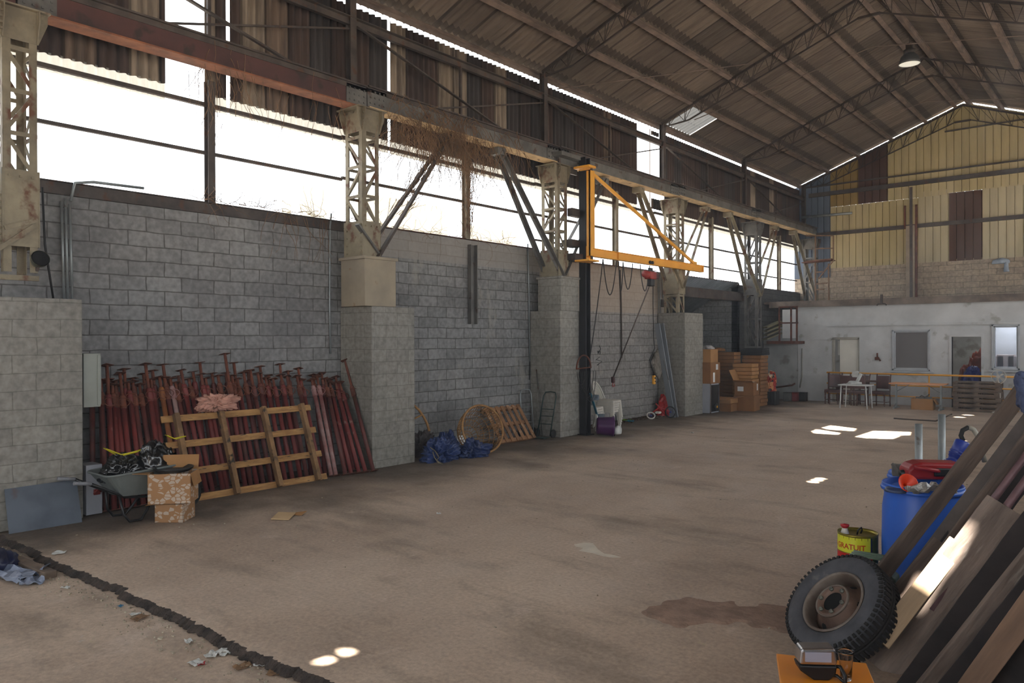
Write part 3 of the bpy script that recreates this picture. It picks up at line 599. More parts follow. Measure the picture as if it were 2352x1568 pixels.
MB().bar((-10.18, 8.05, 4.12), (-10.18, 8.5, 3.66), .03, .1, (1, 0, 0)).to('steel_offcut', 'steel_grey'); tag(bpy.data.objects['steel_offcut'], 'short grey steel flat sloping across the column foot next to the red props', 'steel flat')

# ------------------------------------------------------------------ side bracing above the girder
XB = -10.72
for i in range(6):
    y = YC[i]; o = MB().box((XB, y, (6.5+8.3)/2), (.13, .012, 1.8)).box((XB+.065, y, 7.4), (.012, .13, 1.8)).box((XB-.065, y, 7.4), (.012, .13, 1.8)).to('roof_post', 'steel_dark')
    tag(o, '%s dark steel post from the left between girder and eave' % ordw(i), 'post', 'roof posts above the crane girder')
for i in range(6):
    a = YC[i-1] if i else -2.4; b = YC[i]; mm = (a+b)/2
    g = T('eave_truss', '%s bay from the left of dark crossed bracing above the crane girder' % ordw(i), 'bracing', (XB, mm, 7.9), 0, 'eave bracing bays')
    MB().bar((XB, a, 7.75), (XB, b, 7.75), .012, .12).box((XB+.04, mm, 7.8), (.09, b-a, .012)).box((XB-.04, mm, 7.7), (.09, b-a, .012)).to('top_chord', 'steel_dark', g, True)
    MB().angle((XB+.05, a+.06, 7.66), (XB+.05, a+4.35, 6.55), .06, .008, (1, 0, 0)).to('diagonal', 'steel_dark', g, True)
    MB().bar((XB+.02, b-.06, 7.6), (XB+.02, a+1.5, 6.55), .03, .03).to('diagonal', 'steel_dark', g, True)
    MB().box((XB, mm, 7.1), (.05, .05, 1.2)).to('hanger', 'steel_dark', g, True)

# ------------------------------------------------------------------ purlins, lattice trusses, tie rods
M('roof_steel', (.50, .43, .385), (.36, .305, .275), 2, .8, .1)
M('roof_steel_dark', (.27, .23, .21), (.20, .17, .155), 2, .8, .1)
pxs = [-10.98, -9.86, -8.72, -7.56, -6.40, -5.45, -4.95, -4.0, -2.86, -1.72, -.58, .55]
pl = ['eave purlin along the bright gap over the long wall', 'roof purlin next above the eave, long wall side', 'second roof purlin above the eave, long wall side', 'third roof purlin above the eave, long wall side', 'fourth roof purlin above the eave, long wall side', 'ridge purlin on the long wall side', 'ridge purlin on the right side of the ridge', 'first roof purlin right of the ridge', 'second roof purlin right of the ridge', 'third roof purlin right of the ridge', 'fourth roof purlin right of the ridge', 'eave purlin on the right side, outside the photo']
for x, lab in zip(pxs, pl):
    z = rz(x)-.085; s = 1 if x < RX else -1; yy = (YF+.2-Y0R)/2+Y0R; L_ = YF+.2-Y0R
    if x == -10.98: z -= .0
    q = Matrix.Rotation(-s*TH, 3, 'Y')
    o = MB().box(V((x, yy, z)), (.07, L_, .012), mat=q).box(V((x, yy, z))+q@V((.0, 0, -.065)), (.014, L_, .13), mat=q).box(V((x, yy, z))+q@V((0, 0, -.13)), (.11, L_, .014), mat=q).to('roof_purlin', 'roof_steel')
    tag(o, lab, 'purlin', 'roof purlins')
M('ridge_black', (.08, .07, .07), (.05, .045, .045), 3, .9)
for i, y in enumerate(YC):
    y = y if i < 5 else 30.95
    g = T('roof_truss', 'dark lattice roof truss, %s counting away from the viewer' % ordw(i) if i < 5 else 'dark lattice roof truss lying against the gable', 'truss', (RX, y, 10), 0, 'lattice roof trusses')
    off = .24; dp = .52
    for s in (-1, 1):
        xe = -10.75 if s < 0 else .45; n_ = 11; le = V((xe, y, rz(xe)-off)); lr = V((RX, y, RZ-off+.0)); be = V((xe, y, rz(xe)-off-.12)); brr = V((RX+s*.25, y, RZ-off-dp-.05))
        MB().bar(le, lr, .06, .05, (0, 1, 0)).to('top_chord', 'roof_steel_dark', g, True)
        md = be.lerp(brr, .16)-V((0, 0, .2)); MB().bar(be, md, .035, .035, (0, 1, 0)).bar(md, brr, .035, .035, (0, 1, 0)).to('bottom_chord', 'roof_steel_dark', g, True)
        wb = MB()
        def bot(t): return be.lerp(md, t/.16) if t < .16 else md.lerp(brr, (t-.16)/.84)
        for k in range(n_):
            t0, t1, t2 = k/n_, (k+.5)/n_, (k+1)/n_
            [wb.tube([le.lerp(lr, t1)+V((0, q_, 0)), bot(t1)], .009, 5) for q_ in (-.06, .06)]; wb.tube([le.lerp(lr, t0), bot(t1)], .008, 5).tube([bot(t1), le.lerp(lr, t2)], .008, 5)
        wb.to('web', 'roof_steel_dark', g, True)
    MB().bar((RX-.25, y, RZ-off-dp-.05), (RX+.25, y, RZ-off-dp-.05), .06, .05, (0, 1, 0)).to('ridge_plate', 'roof_steel_dark', g, True)
for i, y in enumerate((19.7, 25.3)):
    o = MB().tube([(-9.9, y, 8.35), (-5.2, y+.05, 8.9+.35), (-.4, y, 8.4)], .012, 6).to('tie_rod', 'roof_steel'); tag(o, 'thin steel tie rod crossing under the roof, %s' % ('nearer one' if i == 0 else 'one nearer the gable'), 'tie rod', 'tie rods')
o = MB().tube([(-10.6, 14.2, 8.0), (-8.0, 19.2, 9.35)], .014, 6).to('wind_brace', 'roof_steel'); tag(o, 'thin diagonal wind brace under the roof sheets near the eave', 'brace')

# ------------------------------------------------------------------ steelwork on the gable
ys = 30.98
for (a, b, h, lab) in (((1858, 447), (2352, 393), .16, 'upper dark steel rail across the yellow gable cladding'), ((1861, 537), (2352, 501), .14, 'lower dark steel rail across the yellow gable cladding'),
                       ((1862, 428), (2352, 369), .05, 'thin dark bar crossing the cladding just above the upper rail'), ((2170, 304), (2352, 272), .04, 'thin dark bar high under the gable peak')):
    p, q = onY(*a, ys), onY(*b, ys); z = (p.z+q.z)/2; o = MB().bb((p.x, ys-.04, z-h/2), (q.x+1, ys+.04, z+h/2)).to('gable_rail', 'steel_dark'); tag(o, lab, 'rail', 'steel rails on the gable')
p = onY(2092, 430, 30.9); q = onY(2095, 686, 30.9); zm = onY(2090, 518, 30.9).z
g = T('gable_column', 'slim steel column rising up the middle of the gable from a concrete stub', 'column', (p.x+.02, 30.9, 3.4))
MB().box((p.x+.02, 30.9, (p.z+3.4)/2), (.012, .12, p.z-3.4)).box((p.x+.02, 30.84, (p.z+3.4)/2), (.10, .012, p.z-3.4)).to('shaft', 'steel_dark', g, True)
MB().bb((p.x-.16, 30.84, 3.4), (p.x+.14, 31.06, zm)).to('stub', M('concrete_stub', (.62, .55, .47), (.50, .44, .38), 2, .9), g, True, bev=.01)
MB().bb((p.x+.15, 30.85, 3.4), (p.x+.21, 30.95, zm+.75)).bb((p.x-.22, 30.85, zm-.1), (p.x-.17, 30.95, zm+.75)).to('side_channel', 'rust', g, True)
o = MB().tube([onY(1842, 499, 30.6), onY(1957, 489, 30.6)], .05, 8).to('pipe_section', 'galv'); tag(o, 'short pale galvanised pipe end jutting in front of the gable cladding', 'pipe')
o = xf(heap(31, (.5, .25, .22)), Matrix.Translation(onY(2299, 604, 31.0)-V((0, 0, .02)))); lp = onY(2312, 612, 31.0)
o.add(*(lambda h: (h.v, h.f))(xf(heap(32, (.2, .16, .36), 3), Matrix.Translation(lp-V((0, .04, .18)))))); o = o.to('rag', M('rag_blue', (.66, .70, .74), (.55, .58, .63), 5, .8)); o.data.shade_smooth(); tag(o, 'pale blue rag hanging over the top of the gable blockwork', 'rag')

# high-bay lamp
lp = att(2089, 148, 21.0); k = 21.0/F
g = T('highbay_lamp', 'bell-shaped aluminium high-bay lamp hanging under the ridge', 'lamp', lp)
MB().lathe([(.275, 0), (.26, .08), (.22, .2), (.13, .30), (.12, .32)], 28, lp).to('reflector', M('lamp_alu', (.42, .42, .42), (.36, .36, .36), 3, .5, .5, 0), g, True, solid=.006)
MB().lathe([(.0, .42), (.10, .42), (.15, .40), (.15, .30), (.0, .30)], 16, lp).box(lp+V((0, 0, .48)), (.16, .16, .14)).tube([lp+V((0, 0, .5)), lp+V((0, 0, 1.35))], .01, 6).to('gear_housing', 'steel_dark', g, True)
em = bpy.data.materials.new('lamp_lens'); em.use_nodes = True; em.node_tree.nodes['Principled BSDF'].inputs['Base Color'].default_value = (.8, .78, .7, 1); em.node_tree.nodes['Principled BSDF'].inputs['Emission Color'].default_value = (1, .96, .82, 1); em.node_tree.nodes['Principled BSDF'].inputs['Emission Strength'].default_value = .45
MB().lathe([(0, .02), (.262, .02)], 28, lp).to('lens', em, g, True)

# ------------------------------------------------------------------ black post and yellow jib crane
PX, PY = -9.99, 14.42
pt = onX(1340, 362, PX).z
g = T('steel_post', 'tall black steel post standing in front of a block pier, carrying the yellow jib', 'post', (PX, PY, 0))
MB().box((PX, PY, pt/2), (.014, .18, pt)).box((PX, PY-.09, pt/2), (.18, .016, pt)).box((PX, PY+.09, pt/2), (.18, .016, pt)).to('column', M('post_black', (.17, .17, .19), (.11, .11, .12), 2, .5, .2), g, True)
MB().box((PX, PY, .01), (.3, .3, .02)).to('base_plate', 'post_black', g, True)
MB().box((-10.2, PY-.25, pt-.02), (.35, 1.15, .09)).box((-10.22, PY-.35, pt-.22), (.05, .7, .3)).to('top_bracket', 'steel_grey', g, True)
for q1, q2 in (((PX-.2, PY-.40, 4.98), (PX-.06, PY+.02, 5.16)), ((PX-.35, PY-.42, 3.98), (PX+.02, PY+.1, 4.13)), ((PX-.35, PY-.42, 4.3), (PX-.06, PY+.0, 4.45))): MB().bb(q1, q2).to('anchor_arm', 'steel_dark', g, True)
JX, JY = -9.68, 14.9; z0 = onX(1362, 588, JX).z; z1 = onX(1358, 392, JX).z
jy = onX(1359, 500, JX).y
g = T('jib_crane', 'yellow swing jib crane with long horizontal boom mounted on the black post', 'crane', (JX, jy, z0))
MB().box((JX, jy, (z0+z1)/2), (.07, .15, z1-z0)).box((JX-.035, jy-.05, (z0+z1)/2), (.11, .05, z1-z0)).box((JX-.035, jy+.05, (z0+z1)/2), (.11, .05, z1-z0)).to('mast', 'yellow_paint', g, True, bev=.006)
be_ = onX(1612, 618, JX); bz = z0+.08; bh = .19
MB().bb((JX-.008, jy, bz-bh/2), (JX+.008, be_.y, bz+bh/2)).bb((JX-.055, jy, bz+bh/2-.016), (JX+.055, be_.y, bz+bh/2)).bb((JX-.055, jy, bz-bh/2), (JX+.055, be_.y, bz-bh/2+.016)).bb((JX-.06, be_.y-.01, bz-bh/2), (JX+.06, be_.y+.01, bz+bh/2)).bb((JX-.05, jy+1.05, bz-bh/2), (JX+.05, jy+1.08, bz+bh/2)).to('boom', 'yellow_paint', g, True, bev=.003)
MB().bar((JX, jy+.04, z1-.06), (JX, be_.y-.45, bz+bh/2+.02), .07, .05, (1, 0, 0)).box((JX, be_.y-.45, bz+bh/2+.03), (.08, .16, .08)).to('tie_strut', 'yellow_paint', g, True, bev=.004)
for q1, q2 in (((PX-.03, jy-.22, z1+.05), (JX+.08, jy+.06, z1+.10)), ((PX+.02, jy-.26, z0-.13), (JX+.1, jy+.15, z0-.09)), ((PX+.07, PY-.08, z0-.13), (PX+.11, PY+.08, z0+.25))): MB().bb(q1, q2).to('pivot_bracket', 'yellow_paint', g, True, bev=.004)
MB().tube([(JX, jy, z0-.12), (JX, jy, z0)], .03, 10).tube([(JX, jy, z1), (JX, jy, z1+.08)], .03, 10).to('pivot_pin', 'steel_dark', g, True)
# hoist
hy = onX(1494, 632, JX).y; hz = onX(1490, 632, JX).z
g = T('chain_hoist', 'red and black electric chain hoist hanging from the yellow boom', 'hoist', (JX, hy, hz))
M('hoist_red', (.62, .20, .17), (.5, .15, .13), 3, .5)
MB().box((JX, hy, hz), (.20, .30, .19)).to('body', 'hoist_red', g, True, bev=.03, segs=3)
MB().lathe([(0, -.17), (.07, -.17), (.09, -.13), (.09, .0)], 16, (JX, hy-.15, hz+.02), Matrix.Rotation(PI/2, 3, 'X')@Matrix.Rotation(PI, 3, 'Y')).to('motor', 'hoist_red', g, True)
MB().box((JX, hy+.22, hz), (.16, .15, .15)).to('gearbox', M('maroon', (.28, .12, .12), (.2, .09, .09), 3, .5), g, True, bev=.02)
MB().box((JX, hy+.02, hz-.17), (.13, .18, .20)).to('chain_bag', 'black_plastic', g, True, bev=.02)
tr = MB().box((JX, hy, hz+.14), (.05, .16, .1))
for s in (-1, 1):
    for t_ in (-1, 1): tr.lathe([(0, -.014), (.045, -.014), (.045, .014), (0, .014)], 12, (JX+s*.03, hy+t_*.06, bz-bh/2+.06), Matrix.Rotation(PI/2, 3, 'Y'))
tr.to('trolley', 'black_plastic', g, True)
hk = onX(1408, 872, -10.75)
ch = MB().tube([(JX, hy, hz-.2), hk+V((0, 0, .05))], .018, 6); ch.to('chain', M('chain_steel', (.42, .38, .36), (.32, .28, .26), 30, .6, .4), g, True)
MB().box(hk, (.08, .09, .16)).to('hook_block', 'maroon', g, True, bev=.02); MB().tube([hk+V((0, .05*math.cos(a_)+.02, -.13+.05*math.sin(a_))) for a_ in [PI/2+PI*2*j/12 for j in range(11)]], .012, 6).to('hook', 'hoist_red', g, True)
# festoon cable loops
g = T('festoon_cable', 'grey power cable looping under the yellow boom and down to the post', 'cable', (JX, jy+.6, bz))
zz = bz-bh/2-.02
def pj(px): return onX(px, 600, JX).y
for (a, b, zlow) in ((1385, 1416, 677), (1421, 1431, 668), (1431, 1453, 664), (1470, 1492, 668)):
    ya, yb = pj(a), pj(b); zl = onX((a+b)/2, zlow, JX).z; MB().tube(catenary((JX, ya, zz), (JX, yb, zz), zz-zl, 14), .013, 6).to('loop', 'cable', g, True)
p2 = onX(1352, 838, -9.9); MB().tube(catenary((JX, pj(1385), zz), p2, .12, 14), .012, 6).to('drop', 'cable', g, True)
# control pendant
pp = onX(1502, 872, -10.3)
g = T('hoist_pendant', 'yellow push-button pendant hanging on a long black cable before the wall', 'pendant', pp)
MB().box(pp, (.07, .09, .24)).to('case', 'yellow_paint', g, True, bev=.015)
MB().box(pp+V((.04, -.01, .05)), (.02, .04, .05)).box(pp+V((.04, .0, -.04)), (.02, .03, .03)).to('buttons', 'black_plastic', g, True, bev=.005)
MB().tube([onX(1500, 640, JX+.0), onX(1500, 700, -10.1), onX(1501, 770, -10.3), onX(1504, 800, -10.32), onX(1492, 826, -10.4), onX(1500, 850, -10.3), pp+V((0, 0, .12))], .011, 6).to('cable', 'cable', g, True)

# hanging steel channel, conduits, junction box on the long wall
zt, zb2 = onX(1088, 562, -10.9).z, onX(1090, 744, -10.9).z; yc = onX(1088, 650, -10.9).y
o = MB().bb((XW+.005, yc-.10, zb2), (XW+.10, yc-.088, zt)).bb((XW+.005, yc-.10, zb2), (XW+.017, yc+.10, zt)).bb((XW+.005, yc+.088, zb2), (XW+.10, yc+.10, zt)).to('steel_channel', 'steel_grey'); tag(o, 'vertical grey steel channel fixed to the block wall above the rattan basket', 'steel channel')
def pipe(pts, r, name, lab, mat='galv', cat='conduit', grp=None): o = MB().tube(pts, r, 8).to(name, mat); tag(o, lab, cat, grp); return o
def wp(px, py, x=XW+.03): return onX(px, py, x)
pipe([wp(761, 490), wp(758, 520), wp(757, 700), wp(759, 812)], .016, 'conduit', 'pale conduit running down the block wall behind the right end of the red props', grp='conduits')
pipe([wp(1212, 560), wp(1214, 640), wp(1217, 830)], .018, 'conduit', 'pale conduit running down the wall left of the pier with hand trucks', grp='conduits')
pipe([wp(1217, 830), wp(1216, 872)], .009, 'wire', 'thin dark wire below the conduit beside the hand trucks', 'cable', 'wire')
for k, (a, c) in enumerate(((141, 462), (150, 455), (160, 468))): pipe([wp(a, c, XW+.06+.02*k), wp(a+6, 690, XW+.06+.02*k)], .018, 'conduit', '%s of the three vertical conduits above the pier at the left edge' % ('left', 'middle', 'right')[k] + 'most' * (k != 1), grp='conduits')
pipe([wp(97, 430, XW+.2), wp(103, 560, XW+.2), wp(123, 690, XW+.2)], .014, 'hose', 'dark hose bowing down beside the lattice column at the left edge', 'cable', 'hose')
pipe([wp(162, 462, XW+.1), wp(172, 420, XW+.1), wp(215, 418, XW+.1), wp(330, 432, XW+.1)], .02, 'conduit', 'pale conduit bending over the sill at the far left window', grp='conduits')
pipe([wp(1424, 620), wp(1427, 700), wp(1428, 822)], .02, 'conduit', 'dark pipe down the wall behind the looping cables', 'steel_dark', grp='conduits')
for k, x in enumerate((1514, 1518)): pipe([wp(x-3, 630), wp(x, 742)], .012, 'conduit', '%s of two thin vertical pipes above the leaning metal panels' % ('left', 'right')[k], 'galv', grp='conduits')
pipe([wp(1521, 625), wp(1523, 685)], .018, 'conduit', 'short pipe dropping into the grey junction box', grp='conduits')
jb = onX(1526, 696, -10.9); o = MB().box(jb, (.14, .24, .22)).to('junction_box', 'steel_grey', bev=.01); tag(o, 'grey metal junction box beside the lattice column next to the yellow boom', 'junction box')

# floodlight on first column
p = onX(91, 596, -10.1)
g = T('floodlight', 'round metal floodlight clamped to the lattice column at the left edge', 'floodlight', p)
MB().lathe([(0, -.09), (.07, -.08), (.10, 0), (.10, .04)], 16, p, Matrix.Rotation(R(70), 3, 'Y')).to('housing', M('zinc', (.45, .45, .40), (.35, .35, .32), 3, .35, .6), g, True)
MB().lathe([(0, .035), (.09, .035)], 16, p, Matrix.Rotation(R(70), 3, 'Y')).to('glass', 'black_plastic', g, True); MB().bar(p+V((-.1, 0, -.12)), p, .03, .05).to('clamp', 'steel_dark', g, True)

# dry vines hanging over girder, braces and sill
def vines():
    mb = MB(); r_ = random.Random(5)
    def strand(p, d, n, step, g_, r0, wander):
        pts = [p]; d = V(d)
        for _ in range(n):
            d = (d+V((r_.uniform(-1, 1), r_.uniform(-1, 1), r_.uniform(-1, 1)))*wander+V((0, 0, -g_))).normalized(); p = p+d*step; pts.append(p)
        mb.tube(pts, [r0*(1-.7*i/len(pts)) for i in range(len(pts))], 4, caps=False)
    for _ in range(520):      # mass over the girder between second column and the brace
        y = 8.9+abs(r_.gauss(0, 1.4)) if r_.random() < .5 else r_.gauss(10.6, .9)
        y = min(max(y, 8.4), 13.0); strand(V((r_.uniform(-10.30, -10.12) if r_.random() < .6 else r_.uniform(-10.8, -10.2), y, 6.05+r_.uniform(-.2, .5))), (r_.uniform(-.4, .4), r_.uniform(-.6, .6), -.5), r_.randint(5, 19), .085, .17, r_.uniform(.003, .007), .38)
    for _ in range(170):     # climbing the mullion and brace
        t = r_.random(); y = 11.47+r_.gauss(0, .07); strand(V((-10.85+r_.gauss(0, .05), y, 4.3+1.9*t)), (0, 0, 1), 6, .09, 0, .005, .35)
        t = r_.random(); q = V((-10.42+r_.choice((.24, -.22))*(1-.75*t), 8.5+1.9*t, 3.62+2.45*t)); 
        if t > .3: strand(q+V((r_.gauss(0, .05), r_.gauss(0, .05), 0)), (0, .6, .7), 6, .09, -.05, .006, .4)
    for _ in range(150):     # along the sill
        y = r_.choice((r_.uniform(5.6, 8.2), r_.uniform(8.4, 13))); strand(V((-10.9+r_.uniform(-.05, .05), y, 4.3)), (r_.uniform(-.2, .3), r_.uniform(-1, 1), .3), r_.randint(5, 11), .07, r_.uniform(-.15, .18), .0045, .5)
    for _ in range(46):      # sparse trails in the left bay
        y = r_.choice((r_.gauss(5.9, .25), r_.uniform(5.5, 8.2))); strand(V((r_.uniform(-10.8, -10.15), y, r_.uniform(5.9, 6.6))), (0, r_.uniform(-.3, .3), -1), r_.randint(8, 15), .10, .12, .0045, .3)
    for _ in range(12):
        y = r_.uniform(6.5, 8.1); strand(V((-10.92, y, 4.25)), (.05, r_.uniform(-.4, .4), -1), 9, .09, .15, .006, .3)
    o = mb.to('dry_vine', M('vine_brown', (.54, .41, .30), (.38, .29, .21), 4, .9, 0, 0)); tag(o, 'tangled dry brown vines hanging from the crane girder and sill around the second column', 'vines', kind='stuff')
vines()
# ================================================================== row of steel props
M('prop_red', (.48, .19, .17), (.38, .14, .13), 2.2, .6, 0, .1, c3=(.62, .50, .47), t3=.66)
M('prop_red_b', (.42, .20, .17), (.30, .15, .14), 2.8, .65, 0, .1, c3=(.33, .20, .14), t3=.6)
M('prop_pale', (.66, .56, .54), (.50, .26, .24), 2.6, .7, 0, .1)
M('prop_rust', (.47, .26, .18), (.34, .18, .13), 5, .85, 0)
M('prop_ochre', (.58, .36, .18), (.48, .27, .14), 4, .75, 0)
BASE = [(225, 1180), (312, 1166), (474, 1132), (570, 1117), (700, 1101), (785, 1093), (860, 1083)]
def basey(x):
    for (a, b), (c, d) in zip(BASE, BASE[1:]):
        if x <= c: return b+(d-b)*(x-a)/(c-a)
    return BASE[-1][1]
TOPX = [(225, 210), (257, 237), (312, 274), (474, 412), (569, 520), (640, 590), (785, 737), (860, 792)]
def topx(x):
    for (a, b), (c, d) in zip(TOPX, TOPX[1:]):
        if x <= c: return b+(d-b)*(x-a)/(c-a)
    return TOPX[-1][1]
rp = random.Random(11); props = []
N1 = 38
for i in range(N1):
    x = 244+(858-244)*i/(N1-1)+(rp.uniform(-4, 4) if 0 < i < N1-1 else 0); props.append([x, 0, rp.choice((.10, .12, .14, .16)), 'prop_red' if rp.random() < .62 else 'prop_red_b'])
props[-1][2] = .48; props[1][2] = .40; props[4][2] = .30; props[8][2] = .34; props[19][2] = .42; props[32][3] = 'prop_pale'; props[12][3] = 'prop_pale'; props[23][2] = .24; props[14][2] = .2; props[10][3] = 'prop_ochre'; props[31][3] = 'prop_pale'
for i in range(26):
    x = 232+(835-232)*i/25+rp.uniform(-6, 6); props.append([x, 1, rp.choice((.10, .14, .2, .26)), 'prop_red_b' if rp.random() < .6 else 'prop_red'])
props.sort(key=lambda p: p[0]); fi = bi = 0
for x, back, ext, mt in props:
    b = onz(x, basey(x)); tx = topx(x)+rp.uniform(-2, 2)
    if back: b = V((b.x-.26+rp.uniform(-.05, .05), b.y+.02, 0))
    L_ = 1.58+ext+rp.uniform(-.03, .04); tp = V((-10.90+(.0 if back else .07), onX(tx, 870, -10.88).y+rp.uniform(-.01, .01), 0)); h2 = (tp-b).length_squared; tp.z = math.sqrt(max(.5, L_*L_-h2))
    if back: bi += 1; lab = 'red steel prop in the back layer, %s from the left, leaning on the block wall' % ordw(bi-1)
    else:
        fi += 1; lab = '%s front-row prop from the left leaning on the block wall, %s' % (ordw(fi-1), {'prop_red': 'red paint', 'prop_red_b': 'rusty red paint', 'prop_pale': 'whitened with old cement', 'prop_ochre': 'ochre brown'}[mt])
    g = T('steel_prop', lab, 'steel prop', b, 0, 'steel props leaning on the wall'); d = (tp-b).normalized(); Lc = L_-ext
    q = d.to_track_quat('Z', 'Y').to_matrix(); b2 = b+d*.012; w_ = lambda s: b+d*s
    MB().tube([b2, w_(Lc-.12)], .034, 10).to('outer_tube', mt, g, True)
    co = MB().tube([w_(Lc-.20), w_(Lc-.185), w_(Lc-.04), w_(Lc-.01)], [.035, .042, .040, .03], 10).to('collar', mt if mt == 'prop_pale' or rp.random() < .5 else 'prop_rust', g, True)
    MB().tube([w_(Lc-.02), w_(L_)], .022, 8).to('inner_tube', 'prop_rust', g, True)
    MB().box(w_(L_), (.125, .125, .008), mat=q@Matrix.Rotation(rp.uniform(0, 1), 3, 'Z')).to('top_plate', 'rust', g, True)
    MB().box(b2, (.12, .12, .008), mat=q).to('base_plate', 'rust', g, True)
    if not back:
        sd = rp.choice((-1, 1)); c_ = w_(Lc-.11)+V((.045, 0, 0)); ax = q@V((0, 1, 0)) if sd > 0 else q@V((1, 0, 0)); ax = V((0, 1, 0))
        MB().tube([c_+ax*(.075*math.cos(a_))+d*(.06*math.sin(a_))+V((.02*math.sin(a_*2), 0, 0)) for a_ in [2*PI*j/14 for j in range(14)]], .006, 5, closed=True).to('handle_ring', 'prop_pale' if mt == 'prop_pale' else 'prop_rust', co, True)

# big open pallet frame leaning on the props
def frame_at(o, u, v): n_ = u.cross(v).normalized(); return o, u, v, n_
o0 = V((-9.93, 4.87, .015)); u_ = V((0, 1, 0)); v_ = V((-.47, 0, 1.16)).normalized(); n_ = u_.cross(v_)*1; PLen, PW = 1.25, 2.42
if n_.x < 0: n_ = -n_
g = T('wooden_pallet', 'large open wooden pallet frame leaning on the red props', 'pallet', o0)
Q = Matrix((u_, v_, n_)).transposed()
def pb(mb, a, b, w, h, off, mt=Q, o=o0): mb.box(o+u_*((a[0]+b[0])/2)+v_*((a[1]+b[1])/2)+n_*off, (abs(b[0]-a[0]) or w, abs(b[1]-a[1]) or w, h), mat=mt)
for f in (.04, .34, .655, .955):
    mb = MB(); pb(mb, (0, f*PLen), (PW, f*PLen), .095, .024, -.06); mb.to('board', 'wood_new', g, True, bev=.003)
for y in (5.06, 5.72, 6.41, 7.09):
    mb = MB(); pb(mb, (y-4.87, 0), (y-4.87, PLen), .07, .09, 0); mb.to('stringer', M('wood_stringer', (.60, .46, .31), (.42, .32, .22), 4, .9, 0, .2, c3=(.20, .17, .14), t3=.6), g, True, bev=.004)
# pink cloth
cp = onX(504, 914, -10.33); mb = heap(3, (.34, .62, .30), 5, .45, 2.6, 1.9, False); mb = xf(mb, Matrix.Translation(cp+V((-.02, 0, -.05))))
o = mb.to('cloth_bundle', M('pink_cloth', (.80, .60, .52), (.68, .49, .43), 3, .9, 0, .5, bscale=9)); tag(o, 'crumpled pink cloth bundle lying on top of the large pallet frame', 'cloth')

# cabinets next to the first pier
y0 = 3.775; g = T('electrical_box', 'grey electrical cabinet fixed to the side of the left pier', 'electrical box', (-10.3, y0, 1.36))
MB().bb((-10.46, y0, 1.36), (-10.14, y0+.2, 2.03)).to('case', M('cab_grey', (.56, .57, .54), (.50, .51, .48), 2, .6, 0, .03), g, True, bev=.006)
MB().bb((-10.44, y0+.2, 1.39), (-10.16, y0+.215, 2.0)).bb((-10.14, y0+.16, 1.38), (-10.125, y0+.195, 2.01)).to('door', 'cab_grey', g, True, bev=.003)
g = T('cabinet', 'small white cabinet on the floor in the gap beside the left pier', 'cabinet', (-10.3, y0+.1, 0))
MB().bb((-10.42, y0+.02, .02), (-10.13, y0+.21, .64)).to('body', M('cab_white', (.66, .67, .70), (.60, .61, .64), 2, .5, 0, .02), g, True, bev=.006)
MB().box((-10.12, y0+.14, .30), (.03, .07, .07)).tube([(-10.11, y0+.10, .28), (-10.09, y0+.14, .33), (-10.11, y0+.19, .30)], .012, 6).to('red_valve', M('red_dull', (.50, .14, .12), (.4, .1, .1), 3, .6), g, True)
o = MB().quad((-9.93, 2.90, .0), (-9.90, 3.66, .0), (-10.07, 3.66, .50), (-10.08, 2.90, .49), .006).to('steel_sheet', M('sheet_blue', (.36, .39, .43), (.27, .30, .34), 1.6, .55, .2, .05, c3=(.36, .27, .22), t3=.66)); tag(o, 'bluish steel sheet leaning low against the left pier', 'steel sheet')

# ------------------------------------------------------------------ wheelbarrow
g = T('wheelbarrow', 'wheelbarrow with grey plastic tub and black tube frame, loaded with rubbish bags', 'wheelbarrow', (-9.62, 4.2, 0))
X0 = -9.62
def rect(hx, y0_, y1_, z, r=.07, zf=0):
    pts = []
    for cx, cy, a0 in ((hx-r, y1_-r, 0), (-hx+r, y1_-r, 90), (-hx+r, y0_+r, 180), (hx-r, y0_+r, 270)):
        for k in range(5): a_ = R(a0+22.5*k); pts.append((X0+cx+r*math.cos(a_), cy+r*math.sin(a_)))
    return [(x, y, z+zf*(y-y0_)/(y1_-y0_)) for x, y in pts]
L1 = rect(.33, 3.72, 4.66, .60, .1, .05); L2 = rect(.31, 3.75, 4.63, .595, .1, .05); L3 = rect(.20, 3.93, 4.40, .34, .08, -.02); L0 = rect(.21, 3.91, 4.42, .33, .08, -.02)
n = len(L1); fs = []
for a, b in ((0, 1), (1, 2), (3, 0)):
    for j in range(n): fs.append((a*n+j, a*n+(j+1) % n, b*n+(j+1) % n, b*n+j))
fs += [tuple(2*n+j for j in range(n)), tuple(3*n+j for j in range(n))[::-1]]
MB().add(L1+L2+L3+L0, fs).to('tub', M('tub_grey', (.45, .47, .46), (.38, .40, .39), 2, .45, 0, .03), g, True)
MB().tube(L1, .014, 6, closed=True).to('tub_rim', 'tub_grey', g, True)
for s in (-1, 1):
    MB().tube([(X0+s*.235, 3.56, .54), (X0+s*.22, 3.76, .43), (X0+s*.17, 3.97, .31), (X0+s*.13, 4.45, .25), (X0+s*.06, 4.82, .2)], .017, 8).to('frame_tube', 'black_plastic', g, True)
    MB().tube([(X0+s*.245, 3.38, .57), (X0+s*.235, 3.57, .538)], .022, 8).to('handle_grip', M('grip_grey', (.55, .56, .58), (.4, .4, .42), 5, .4), g, True)
    MB().tube([(X0+s*.19, 3.90, .34), (X0+s*.23, 3.93, .12), (X0+s*.23, 4.0, .025), (X0+s*.22, 4.14, .02), (X0+s*.20, 4.22, .12), (X0+s*.15, 4.32, .30)], .016, 8).to('leg', 'black_plastic', g, True)
